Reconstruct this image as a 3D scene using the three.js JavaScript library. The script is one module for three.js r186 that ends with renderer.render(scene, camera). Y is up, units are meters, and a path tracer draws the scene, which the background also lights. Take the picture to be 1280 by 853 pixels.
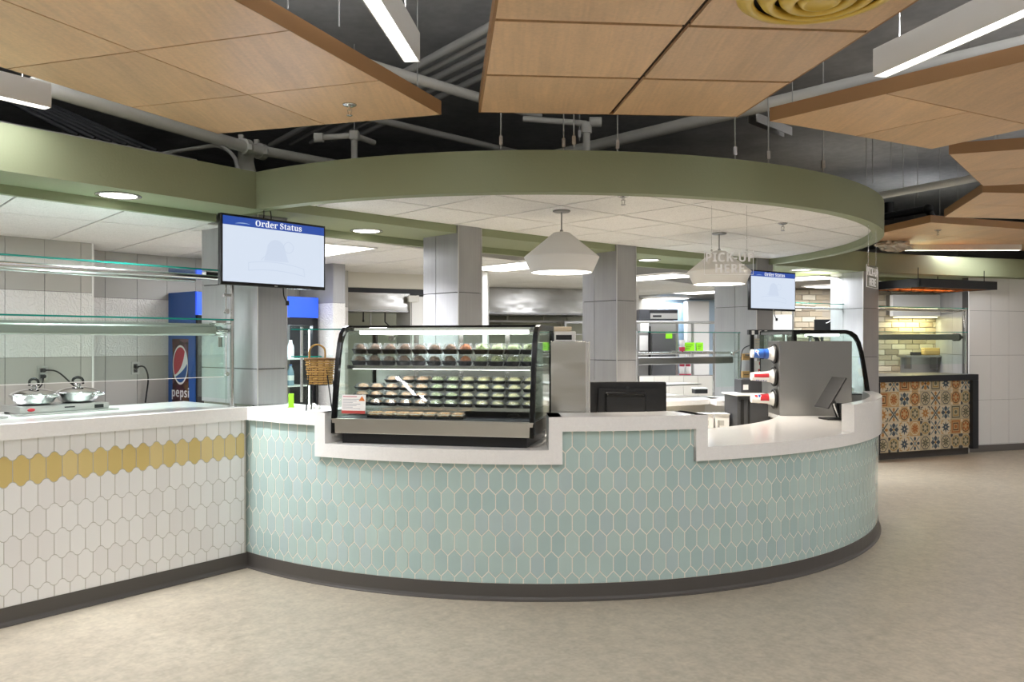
import * as THREE from 'three';
import { RoundedBoxGeometry } from 'three/addons/geometries/RoundedBoxGeometry.js';
import { mergeGeometries } from 'three/addons/utils/BufferGeometryUtils.js';
import { RectAreaLightUniformsLib } from 'three/addons/lights/RectAreaLightUniformsLib.js';
import { FontLoader } from 'three/addons/loaders/FontLoader.js';
import { TextGeometry } from 'three/addons/geometries/TextGeometry.js';

RectAreaLightUniformsLib.init();
const scene = new THREE.Scene();
scene.background = new THREE.Color(0x000000);
const FPX = 1004, PX = 640, PY = 427, EYE = 1.5;          // focal length and horizon of the photograph in pixels, eye height in metres
const camera = new THREE.PerspectiveCamera(2 * Math.atan(426.5 / FPX) * 180 / Math.PI, 1280 / 853, 0.05, 60);
camera.position.set(0, EYE, 0);
camera.lookAt(0, EYE, -1);
const renderer = new THREE.WebGLRenderer({ antialias: true });
renderer.toneMapping = THREE.LinearToneMapping;
renderer.toneMappingExposure = 1.4;
renderer.shadowMap.enabled = true;
const WARM = 0xfff4e6, NEUTRAL = 0xf8f9ff, COOL = 0xf1f5ff;
const LUM = { linear: 36, up: 90, troffer: 12, can: 20, pendant: 9 };   // radiance of each kind of lamp

/* ---------- helpers ---------- */
let seed = 20240611;
function rnd() { seed |= 0; seed = seed + 0x6D2B79F5 | 0; let t = Math.imul(seed ^ seed >>> 15, 1 | seed); t = t + Math.imul(t ^ t >>> 7, 61 | t) ^ t; return ((t ^ t >>> 14) >>> 0) / 4294967296; }
const rr = (a, b) => a + (b - a) * rnd();
const R = d => d * Math.PI / 180;
// a pixel and a height give a spot on that level: [x, depth]
function spot(px, py, h) { const D = FPX * (h - EYE) / (PY - py); return [(px - PX) * D / FPX, D]; }
const V = (X, D, y) => new THREE.Vector3(X, y, -D);
const taken = {};
function numbered(n) { if (taken[n] === undefined) { taken[n] = 0; return n; } taken[n]++; return n + '_' + String(taken[n]).padStart(3, '0'); }
function prep(g) {
  if (g.index) g = g.toNonIndexed();
  for (const k of Object.keys(g.attributes)) if (!['position', 'normal', 'uv'].includes(k)) g.deleteAttribute(k);
  if (!g.attributes.normal) g.computeVertexNormals();
  return g;
}
function boxUV(g) {
  const p = g.attributes.position, n = g.attributes.normal, uv = new Float32Array(p.count * 2);
  for (let i = 0; i < p.count; i += 3) {
    let nx = 0, ny = 0, nz = 0;
    for (let k = 0; k < 3; k++) { nx += n.getX(i + k); ny += n.getY(i + k); nz += n.getZ(i + k); }
    const ax = Math.abs(nx), ay = Math.abs(ny), az = Math.abs(nz);
    for (let k = 0; k < 3; k++) {
      const x = p.getX(i + k), y = p.getY(i + k), z = p.getZ(i + k), j = (i + k) * 2;
      if (ay >= ax && ay >= az) { uv[j] = x; uv[j + 1] = z; } else if (ax >= az) { uv[j] = z; uv[j + 1] = y; } else { uv[j] = x; uv[j + 1] = y; }
    }
  }
  g.setAttribute('uv', new THREE.BufferAttribute(uv, 2));
  return g;
}
function join(gs, keepUV) {
  gs = (Array.isArray(gs) ? gs.flat(3) : [gs]).map(prep);
  let g = gs.length === 1 ? gs[0] : mergeGeometries(gs, false);
  if (!keepUV) boxUV(g);
  return g;
}
function mk(name, g, m, parent) {
  const o = new THREE.Mesh(g, m); o.castShadow = o.receiveShadow = true;
  o.name = parent ? name : numbered(name); (parent || scene).add(o); return o;
}
function part(name, gs, m, parent, label, keepUV) { const o = mk(name, join(gs, keepUV), m, parent); if (label) o.userData.label = label; return o; }
function tag(o, label, category, group) { o.userData.label = label; o.userData.category = category; if (group) o.userData.group = group; return o; }
function single(name, label, category, gs, m, group, keepUV) { return tag(mk(name, join(gs, keepUV), m), label, category, group); }
// a Group standing at (X, depth); its local x runs along heading (degrees from straight ahead towards the right), local z faces the viewer's side
function thing(name, label, category, [X, D, y = 0] = [0, 0, 0], heading = 90, group) {
  const o = new THREE.Group(); o.name = numbered(name); scene.add(o);
  o.position.set(X, y, -D); o.rotation.y = R(90 - heading);
  return tag(o, label, category, group);
}
function struct(name, gs, m, label) { const o = mk(name, join(gs), m); o.userData.kind = 'structure'; if (label) o.userData.label = label; return o; }
function structGroup(name, [X, D, y = 0], heading, label) { const o = new THREE.Group(); o.name = numbered(name); scene.add(o); o.position.set(X, y, -D); o.rotation.y = R(90 - heading); o.userData.kind = 'structure'; if (label) o.userData.label = label; return o; }
function copy(o, name) { const c = o.clone(); c.name = numbered(name); scene.add(c); c.userData = { ...o.userData }; return c; }
const bx = (w, h, d, x = 0, y = 0, z = 0, b = 0) => { const g = b ? new RoundedBoxGeometry(w, h, d, 1, b) : new THREE.BoxGeometry(w, h, d); g.translate(x, y, z); return g; };
// box by extents
const bb = (x0, x1, y0, y1, z0, z1, b = 0) => bx(x1 - x0, y1 - y0, z1 - z0, (x0 + x1) / 2, (y0 + y1) / 2, (z0 + z1) / 2, b);
const cy = (r0, r1, h, x, y, z, n = 16, ax = 'y') => { const g = new THREE.CylinderGeometry(r1, r0, h, n); if (ax === 'x') g.rotateZ(-Math.PI / 2); if (ax === 'z') g.rotateX(Math.PI / 2); g.translate(x, y, z); return g; };
const tube = (pts, r, n = 8, seg, closed = false) => new THREE.TubeGeometry(new THREE.CatmullRomCurve3(pts.map(p => p.isVector3 ? p : new THREE.Vector3(...p)), closed, 'centripetal'), seg || pts.length * 6, r, n, closed);
function rod(a, b, r, n = 8) { const A = a.isVector3 ? a : new THREE.Vector3(...a), B = b.isVector3 ? b : new THREE.Vector3(...b), d = B.clone().sub(A), g = new THREE.CylinderGeometry(r, r, d.length(), n); g.applyQuaternion(new THREE.Quaternion().setFromUnitVectors(new THREE.Vector3(0, 1, 0), d.clone().normalize())); g.translate((A.x + B.x) / 2, (A.y + B.y) / 2, (A.z + B.z) / 2); return g; }
const lathe = (pts, n = 32) => new THREE.LatheGeometry(pts.map(p => new THREE.Vector2(...p)), n);
function soup(tris) { const g = new THREE.BufferGeometry(); g.setAttribute('position', new THREE.Float32BufferAttribute(tris.flat(2), 3)); g.computeVertexNormals(); g.setAttribute('uv', new THREE.Float32BufferAttribute(new Array(tris.length * 6).fill(0), 2)); return g; }
const area2 = p => p.reduce((s, a, i) => { const b = p[(i + 1) % p.length]; return s + a[0] * b[1] - b[0] * a[1]; }, 0) / 2;
// flat slab from a polygon of [x, depth] corners between two heights
function slab(poly, y0, y1) {
  if (area2(poly) < 0) poly = [...poly].reverse();
  const tri = THREE.ShapeUtils.triangulateShape(poly.map(p => new THREE.Vector2(...p)), []), t = [];
  for (const [a, b, c] of tri) {
    t.push([[poly[a][0], y1, -poly[a][1]], [poly[b][0], y1, -poly[b][1]], [poly[c][0], y1, -poly[c][1]]]);
    t.push([[poly[c][0], y0, -poly[c][1]], [poly[b][0], y0, -poly[b][1]], [poly[a][0], y0, -poly[a][1]]]);
  }
  poly.forEach((p, i) => { const q = poly[(i + 1) % poly.length], P = y => [p[0], y, -p[1]], Q = y => [q[0], y, -q[1]]; t.push([P(y0), Q(y0), Q(y1)], [P(y0), Q(y1), P(y1)]); });
  return soup(t);
}
// upright outline in local x,y pushed along z, front edges chamfered
function chip(pts, depth, ch = 0) {
  if (area2(pts) < 0) pts = [...pts].reverse();
  const n = pts.length, t = [];
  let inner = pts;
  if (ch) inner = pts.map((p, i) => {
    const a = pts[(i + n - 1) % n], b = pts[(i + 1) % n];
    let e1 = [p[0] - a[0], p[1] - a[1]], e2 = [b[0] - p[0], b[1] - p[1]];
    const l1 = Math.hypot(...e1) || 1, l2 = Math.hypot(...e2) || 1; e1 = e1.map(v => v / l1); e2 = e2.map(v => v / l2);
    const n1 = [-e1[1], e1[0]], n2 = [-e2[1], e2[0]], k = 1 + n1[0] * n2[0] + n1[1] * n2[1];
    return [p[0] + ch * (n1[0] + n2[0]) / Math.max(k, .5), p[1] + ch * (n1[1] + n2[1]) / Math.max(k, .5)];
  });
  const tri = THREE.ShapeUtils.triangulateShape(inner.map(p => new THREE.Vector2(...p)), []);
  for (const [a, b, c] of tri) t.push([[...inner[a], depth], [...inner[b], depth], [...inner[c], depth]]);
  for (let i = 0; i < n; i++) {
    const j = (i + 1) % n, zf = ch ? depth - ch * .7 : depth;
    if (ch) t.push([[...pts[i], zf], [...pts[j], zf], [...inner[j], depth]], [[...pts[i], zf], [...inner[j], depth], [...inner[i], depth]]);
    t.push([[...pts[i], 0], [...pts[j], 0], [...pts[j], zf]], [[...pts[i], 0], [...pts[j], zf], [...pts[i], zf]]);
  }
  return soup(t);
}
function clipY(pts, lo, hi) {
  const cut = (P, f) => { const o = []; P.forEach((p, i) => { const q = P[(i + 1) % P.length], a = f(p), b = f(q); if (a >= 0) o.push(p); if ((a > 0 && b < 0) || (a < 0 && b > 0)) { const k = a / (a - b); o.push([p[0] + (q[0] - p[0]) * k, p[1] + (q[1] - p[1]) * k]); } }); return o; };
  return cut(cut(pts, p => p[1] - lo), p => hi - p[1]);
}
function clipHalf(P, nx, ny, c) { // keep nx*x+ny*y<=c
  const f = p => c - nx * p[0] - ny * p[1], o = []; P.forEach((p, i) => { const q = P[(i + 1) % P.length], a = f(p), b = f(q); if (a >= 0) o.push(p); if ((a > 0 && b < 0) || (a < 0 && b > 0)) { const k = a / (a - b); o.push([p[0] + (q[0] - p[0]) * k, p[1] + (q[1] - p[1]) * k]); } }); return o;
}
// solid ring sector, angle 0 faces the viewer (+z), positive towards +x
function arc(r0, r1, a0, a1, y0, y1, n) {
  n = n || Math.max(2, Math.ceil(Math.abs(a1 - a0) / R(2)));
  const t = [], P = (r, a, y) => [r * Math.sin(a), y, r * Math.cos(a)];
  for (let i = 0; i < n; i++) {
    const a = a0 + (a1 - a0) * i / n, b = a0 + (a1 - a0) * (i + 1) / n, q = (A, B, C, D) => t.push([A, B, C], [A, C, D]);
    q(P(r1, a, y0), P(r1, b, y0), P(r1, b, y1), P(r1, a, y1));
    q(P(r0, b, y0), P(r0, a, y0), P(r0, a, y1), P(r0, b, y1));
    q(P(r1, a, y1), P(r1, b, y1), P(r0, b, y1), P(r0, a, y1));
    q(P(r0, a, y0), P(r0, b, y0), P(r1, b, y0), P(r1, a, y0));
    if (i === 0) q(P(r0, a, y0), P(r1, a, y0), P(r1, a, y1), P(r0, a, y1));
    if (i === n - 1) q(P(r1, b, y0), P(r0, b, y0), P(r0, b, y1), P(r1, b, y1));
  }
  const g = soup(t), p = g.attributes.position, nn = g.attributes.normal; // smooth the curved faces
  for (let i = 0; i < p.count; i++) { const ny = nn.getY(i), x = p.getX(i), z = p.getZ(i), l = Math.hypot(x, z), d = (nn.getX(i) * x + nn.getZ(i) * z) / l; if (Math.abs(ny) < .5 && Math.abs(d) > .9) nn.setXYZ(i, Math.sign(d) * x / l, 0, Math.sign(d) * z / l); }
  return g;
}
// wall following a line of [x, depth] points: thickness to the far side, heights y0..y1
function ribbon(pts, th, y0, y1) {
  const off = pts.map((p, i) => { const a = pts[Math.max(0, i - 1)], b = pts[Math.min(pts.length - 1, i + 1)], l = Math.hypot(b[0] - a[0], b[1] - a[1]); return [p[0] - (b[1] - a[1]) / l * th, p[1] + (b[0] - a[0]) / l * th]; });
  return slab([...pts, ...off.reverse()], y0, y1);
}
/* ---------- computed textures ---------- */
function hash2(x, y, s) { let h = Math.imul(x, 374761393) + Math.imul(y, 668265263) + Math.imul(s, 974711) | 0; h = Math.imul(h ^ h >>> 13, 1274126177); return ((h ^ h >>> 16) >>> 0) / 4294967296; }
function vnoise(x, y, px, py, s) { const xi = Math.floor(x), yi = Math.floor(y), fx = x - xi, fy = y - yi, u = fx * fx * (3 - 2 * fx), v = fy * fy * (3 - 2 * fy), m = (a, n) => ((a % n) + n) % n; const a = hash2(m(xi, px), m(yi, py), s), b = hash2(m(xi + 1, px), m(yi, py), s), c = hash2(m(xi, px), m(yi + 1, py), s), d = hash2(m(xi + 1, px), m(yi + 1, py), s); return a + (b - a) * u + (c - a) * v + (a - b - c + d) * u * v; }
function fbm(u, v, fx, fy, s, oct = 4) { let t = 0, a = .5, n = 0; for (let i = 0; i < oct; i++) { t += a * vnoise(u * fx, v * fy, fx, fy, s + i); n += a; a *= .5; fx *= 2; fy *= 2; } return t / n; }
function tex(w, h, fn, size, srgb = true) {
  const d = new Uint8Array(w * h * 4);
  for (let y = 0; y < h; y++) for (let x = 0; x < w; x++) { const c = fn(x / w, y / h), i = (y * w + x) * 4; for (let k = 0; k < 3; k++) d[i + k] = Math.max(0, Math.min(255, Array.isArray(c) ? c[k] : c)); d[i + 3] = 255; }
  const t = new THREE.DataTexture(d, w, h); t.wrapS = t.wrapT = THREE.RepeatWrapping; t.magFilter = THREE.LinearFilter; t.minFilter = THREE.LinearMipmapLinearFilter; t.generateMipmaps = true;
  if (srgb) t.colorSpace = THREE.SRGBColorSpace; t.repeat.set(1 / size[0], 1 / size[1]); t.needsUpdate = true; return t;
}
function canvasTex(w, h, draw) { const c = document.createElement('canvas'); c.width = w; c.height = h; draw(c.getContext('2d'), w, h); const t = new THREE.CanvasTexture(c); t.colorSpace = THREE.SRGBColorSpace; return t; }
const mat = (color, rough = .6, metal = 0, extra = {}) => new THREE.MeshStandardMaterial({ color, roughness: rough, metalness: metal, ...extra });
const brushed = tex(256, 256, (u, v) => 150 + 50 * fbm(u, v, 4, 96, 11, 3), [.6, .6], false);
const brushedV = tex(256, 256, (u, v) => 150 + 50 * fbm(u, v, 96, 4, 12, 3), [.6, .6], false);
const wavy = tex(256, 256, (u, v) => 255 * fbm(u, v, 3, 5, 19, 2), [.7, .5], false);
const M = {
  floor: mat(0xffffff, .38, 0, {
    map: tex(1024, 1024, (u, v) => { const a = fbm(u, v, 6, 6, 3, 5), b = fbm(u, v, 60, 60, 9, 3), c = fbm(u, v, 200, 200, 29, 2); const k = .97 + .05 * (a - .5) + .14 * (b - .5) + .12 * (c - .5); return [177 * k, 167 * k, 148 * k]; }, [3.2, 3.2])
  }),
  wood: [0, 1, 2].map(i => mat(0xffffff, .36, 0, {
    map: tex(512, 512, (u, v) => { const w = fbm(u, v, 3, 4, 40 + i * 7, 3), g = fbm(u + w * .02, v, 90, 4, 50 + i * 9, 3), p = fbm(u, v, 8, 3, 60 + i, 3); const k = .92 + .07 * (g - .5) + .09 * (p - .5) + .06 * (fbm(u, v, 120, 120, 66 + i, 2) - .5) + [0, .03, -.03][i]; return [246 * k, 204 * k, 158 * k]; }, [1.2, 1.2])
  })),
  woodEdge: mat(0xa0764a, .5),
  woodGap: mat(0x3a2718, .8),
  quartz: mat(0xffffff, .16, 0, { map: tex(256, 256, (u, v) => { const k = 244 + 6 * (fbm(u, v, 40, 40, 71, 3) - .5) + 5 * (fbm(u, v, 110, 110, 72, 2) - .5); return [k, k - 2, k - 6]; }, [.5, .5]) }),
  grout: mat(0xf0ecdf, .85),
  groutWhite: mat(0xc4c0b6, .85),
  base: mat(0x524e4a, .42),
  sage: mat(0x919878, .62, 0, { bumpMap: tex(256, 256, (u, v) => 255 * fbm(u, v, 60, 60, 77, 3), [.5, .5], false), bumpScale: .0006 }),
  steel: mat(0xc4c3c0, .34, 1, { roughnessMap: brushed, metalnessMap: null }),
  steelV: mat(0xc4c3c0, .32, 1, { roughnessMap: brushedV }),
  steelDark: mat(0x949391, .38, 1, { roughnessMap: brushed }),
  steelWavy: mat(0xb2b0ab, .26, 1, { bumpMap: wavy, bumpScale: .004 }),
  chrome: mat(0xd8d8d8, .1, 1),
  chrome2: mat(0xd0d0d0, .22, 1),
  black: mat(0x0c0c0d, .45),
  blackGloss: mat(0x0c0c0d, .16),
  charcoal: mat(0x2b2c2f, .5),
  white: mat(0xe9e8e4, .55),
  whiteGloss: mat(0xf0efec, .25),
  ceilTile: mat(0xffffff, .92, 0, { map: tex(512, 512, (u, v) => { const p = fbm(u, v, 160, 160, 81, 2); const k = 236 + 8 * (fbm(u, v, 30, 30, 82, 3) - .5) - (p > .66 ? 16 : 0); return [k, k - 2, k - 6]; }, [.9, .9]) }),
  tbar: mat(0x77736d, .6),
  deck: mat(0xffffff, .85, 0, { map: tex(512, 512, (u, v) => { const k = 172 + 34 * (fbm(u, v, 8, 8, 91, 4) - .5) + 20 * (fbm(u, v, 60, 60, 92, 3) - .5); return [k, k, k - 1]; }, [3, 3]) }),
  pipe: mat(0xe0ded6, .45),
  pipeGrey: mat(0xb4b3ae, .5),
  wallPaint: mat(0xd8d4c9, .8),
  wallCool: mat(0xb9cbd8, .8),
  glass: new THREE.MeshPhysicalMaterial({ color: 0xf4fbf8, roughness: .02, transmission: 1, thickness: 0, ior: 1.45 }),
  glassEdge: new THREE.MeshPhysicalMaterial({ color: 0x1f9f8f, roughness: .15, transmission: .35, thickness: 0 }),
  clear: new THREE.MeshPhysicalMaterial({ color: 0xffffff, roughness: .08, transmission: 1, thickness: 0, ior: 1.35 }),
  glow: new THREE.MeshStandardMaterial({ color: 0xffffff, emissive: 0xfffaf2, emissiveIntensity: 3.2, roughness: .6 }),
  glowSoft: new THREE.MeshStandardMaterial({ color: 0xffffff, emissive: 0xfffaf2, emissiveIntensity: 1.6, roughness: .6 }),
  green: mat(0x8fe01c, .6), red: mat(0xb3202c, .5), blue: mat(0x1f4f9e, .4), rubber: mat(0x1b1b1c, .6)
};
for (const k of ['steel', 'steelV', 'steelDark']) { M[k].roughness = .55; }
// a lamp's light just in front of its glowing face, shining down (or along dir)
function lampRect(x, y, z, w, h, yaw, lum, color, parent = scene, down = true) {
  const l = new THREE.RectAreaLight(color, lum, w, h); const hold = new THREE.Group(); hold.name = 'lamp_light'; hold.position.set(x, y, z); hold.rotation.y = yaw; l.rotation.x = down ? -Math.PI / 2 : 0; hold.add(l); parent.add(hold); return l;
}
/* ---------- the shell ---------- */
const LOWC = 2.305, ROUNDC = 2.415, SOF0 = 2.353, SOF1 = 2.594, DECK = 3.55;
struct('floor', bb(-8, 10, -.12, 0, -18, 4.5), M.floor, 'beige mottled resilient floor');
struct('ceiling', bb(-8, 10, DECK, DECK + .15, -18, 4.5), M.deck, 'grey structural deck above the hanging wood panels');
struct('wall_left', bb(-8.15, -8, 0, DECK, -18, 4.5), M.wallPaint);
struct('wall_right', bb(10, 10.15, 0, DECK, -18, 4.5), M.wallPaint);
struct('wall_front', bb(-8, 10, 0, DECK, 4.5, 4.65), M.wallPaint);
struct('wall_back', bb(-8, 10, 0, DECK, -18.15, -18), M.wallPaint);

const CC = [.181, 7.637], RC = [.169, 7.665];                    // centres of the round counter and of the round soffit
const HEAD = 38.6;
// line of the inner beam in front of the columns
const beamKnots = [[-1.55, 5.23], [-.98, 5.80], [-.42, 6.36], [.30, 7.02], [.99, 7.62], [1.97, 8.36], [2.98, 9.05], [4.35, 9.85], [5.6, 10.37], [6.87, 10.77], [10, 11.6]];
const beamCurve = new THREE.CatmullRomCurve3(beamKnots.map(p => new THREE.Vector3(p[0], 0, p[1])), false, 'centripetal');
const beamLine = beamCurve.getPoints(90).map(v => [v.x, v.z]);
const BW = .56;
struct('beam_inner', ribbon(beamLine, BW, SOF0, SOF1), M.sage, 'sage green painted beam running along the columns');
struct('trim_beam_inner', ribbon(beamLine.map((p, i) => { const a = beamLine[Math.max(0, i - 1)], b = beamLine[Math.min(90, i + 1)], l = Math.hypot(b[0] - a[0], b[1] - a[1]); return [p[0] - (b[1] - a[1]) / l * BW, p[1] + (b[0] - a[0]) / l * BW]; }), .05, LOWC - .004, SOF1), M.sage);
{ // straight soffit over the tiled counter
  const g = structGroup('beam_left', [-1.68, 5.16], 37.3, 'sage green soffit above the white tiled counter');
  part('beam_body', bb(-6, .12, SOF0, SOF1, -.385, 0), M.sage, g);
  part('beam_lip', bb(-6, .0, LOWC - .004, SOF1, -.43, -.385), M.sage, g);
}
{
  const g = structGroup('beam_round', [RC[0], RC[1]], 90, 'sage green curved soffit ring above the round counter');
  part('beam_ring', arc(2.985, 3.07, R(-36.7), R(119), SOF0, SOF1), M.sage, g);
}
// round tiled ceiling inside the ring
const g1 = [Math.sin(R(48)), Math.cos(R(48))], g2 = [Math.cos(R(48)), -Math.sin(R(48))];
const frontOfBeam = P => { for (let i = 0; i < 6; i++) { const a = beamKnots[i], b = beamKnots[i + 1], nx = -(b[1] - a[1]), ny = b[0] - a[0]; P = clipHalf(P, nx, ny, nx * a[0] + ny * a[1]); } return P; };
const inRing = (P, r) => { for (let i = 0; i < 64; i++) { const a = i / 64 * 2 * Math.PI, nx = Math.sin(a), ny = Math.cos(a); P = clipHalf(P, nx, ny, r + nx * RC[0] + ny * RC[1]); } return P; };
{
  const g = new THREE.Group(); g.name = numbered('ceiling_round'); g.userData = { kind: 'structure', label: 'white square tile ceiling inside the sage ring' }; scene.add(g);
  let disc = []; for (let i = 0; i < 64; i++) disc.push([RC[0] + 2.99 * Math.sin(i / 64 * 6.2832), RC[1] + 2.99 * Math.cos(i / 64 * 6.2832)]);
  part('grid', slab(frontOfBeam(disc), ROUNDC + .006, ROUNDC + .02), M.tbar, g);
  const o = [.378, 6.287], s = .61, gap = .0075;
  for (let i = -6; i < 8; i++) for (let j = -6; j < 8; j++) {
    let P = [[i, j], [i + 1, j], [i + 1, j + 1], [i, j + 1]].map(([a, b], k) => { const da = (k === 0 || k === 3) ? gap : -gap, db = k < 2 ? gap : -gap; const x = a * s + da, y = b * s + db; return [o[0] + g1[0] * x + g2[0] * y, o[1] + g1[1] * x + g2[1] * y]; });
    P = inRing(P, 2.984); if (P.length > 2) P = frontOfBeam(P);
    if (P.length > 2 && Math.abs(area2(P)) > .004) part('tile', slab(P, ROUNDC, ROUNDC + .012), M.ceilTile, g);
  }
}
// low kitchen ceiling: 2 by 4 foot tiles, some of them light panels
const behindBeam = P => { // cut a tile by the beam's rear line next to it
  const c = P.reduce((s, p) => [s[0] + p[0] / P.length, s[1] + p[1] / P.length], [0, 0]);
  for (let i = 0; i < 90; i += 1) {
    const a = beamLine[i], b = beamLine[i + 1], l = Math.hypot(b[0] - a[0], b[1] - a[1]), t = ((c[0] - a[0]) * (b[0] - a[0]) + (c[1] - a[1]) * (b[1] - a[1])) / l / l;
    if (t >= 0 && t < 1.05) { const nx = (b[1] - a[1]) / l, ny = -(b[0] - a[0]) / l; return clipHalf(P, nx, ny, nx * a[0] + ny * a[1] - BW - .045); }
  }
  return P;
};
const leftCut = P => { const h = R(37.3), nx = Math.cos(h), ny = -Math.sin(h); return clipHalf(P, nx, ny, nx * -1.68 + ny * 5.16 - .42); };
{
  const g = new THREE.Group(); g.name = numbered('ceiling_kitchen'); g.userData = { kind: 'structure', label: 'white tile ceiling of the kitchen behind the columns' }; scene.add(g);
  const rear = beamLine.map((p, i) => { const a = beamLine[Math.max(0, i - 1)], b = beamLine[Math.min(90, i + 1)], l = Math.hypot(b[0] - a[0], b[1] - a[1]); return [p[0] - (b[1] - a[1]) / l * (BW + .02), p[1] + (b[0] - a[0]) / l * (BW + .02)]; });
  const h = R(37.3), lf = t => [-1.68 - Math.sin(h) * t - Math.cos(h) * .42, 5.16 - Math.cos(h) * t + Math.sin(h) * .42];
  part('grid', slab([lf(6), ...rear.slice(2), [10, 18], [-8, 18], [-8, 2]], LOWC + .007, LOWC + .03), M.tbar, g);
  const o = [-2.79, 5.40], gap = .0065;
  for (let i = -3; i < 16; i++) for (let j = -13; j < 4; j++) {
    let P = [[i, j], [i + 1, j], [i + 1, j + 1], [i, j + 1]].map(([a, b], k) => { const da = (k === 0 || k === 3) ? gap : -gap, db = k < 2 ? gap : -gap; const x = a * .6 + da, y = -b * 1.15 - db; return [o[0] + g1[0] * x + g2[0] * y, o[1] + g1[1] * x + g2[1] * y]; });
    const c = P.reduce((s, p) => [s[0] + p[0] / 4, s[1] + p[1] / 4], [0, 0]), px = PX + FPX * c[0] / c[1];
    if (px < -90 || px > 1180 || c[1] > 17 || c[1] < 3) continue;
    const k = beamLine.findIndex(q => q[0] > c[0]); if (k > 0 && c[0] > -1.6 && c[1] < beamLine[k][1] + .3) continue;
    P = leftCut(P); if (P.length > 2 && c[0] > -2.4) P = behindBeam(P);
    if (P.length > 2 && Math.abs(area2(P)) > .01) part('tile', slab(P, LOWC, LOWC + .012), M.ceilTile, g);
  }
}
/* ---------- the round counter ---------- */
function phiAt(px, r) { const t = (px - PX) / FPX, a = CC[0], b = CC[1], A = t * t + 1, B = -2 * (t * a + b), C = a * a + b * b - r * r, D = (-B - Math.sqrt(B * B - 4 * A * C)) / (2 * A); return Math.atan2(t * D - a, b - D); }
const RT = 3.0, RS = 3.032, HI1 = 1.063, HI0 = .98, LO1 = .872, LO0 = .79, BASEH = .096;
const pA = R(-40.4), pB = phiAt(406, RS), pC = phiAt(686, RS), pD = phiAt(885, RS), pE = phiAt(1067.8, RS), pF = R(98), LEG = .079 / RS;
const picket = (w, hs, tip) => [[-w / 2, -hs / 2], [0, -hs / 2 - tip], [w / 2, -hs / 2], [w / 2, hs / 2], [0, hs / 2 + tip], [-w / 2, hs / 2]];
const tealMats = [[0xb6cdc8], [0xb2c9c5], [0xbad0ca], [0xafc7c4], [0xb7cbca]].map(([c]) => new THREE.MeshPhysicalMaterial({ color: c, roughness: .2, clearcoat: .6, clearcoatRoughness: .08 }));
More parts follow.
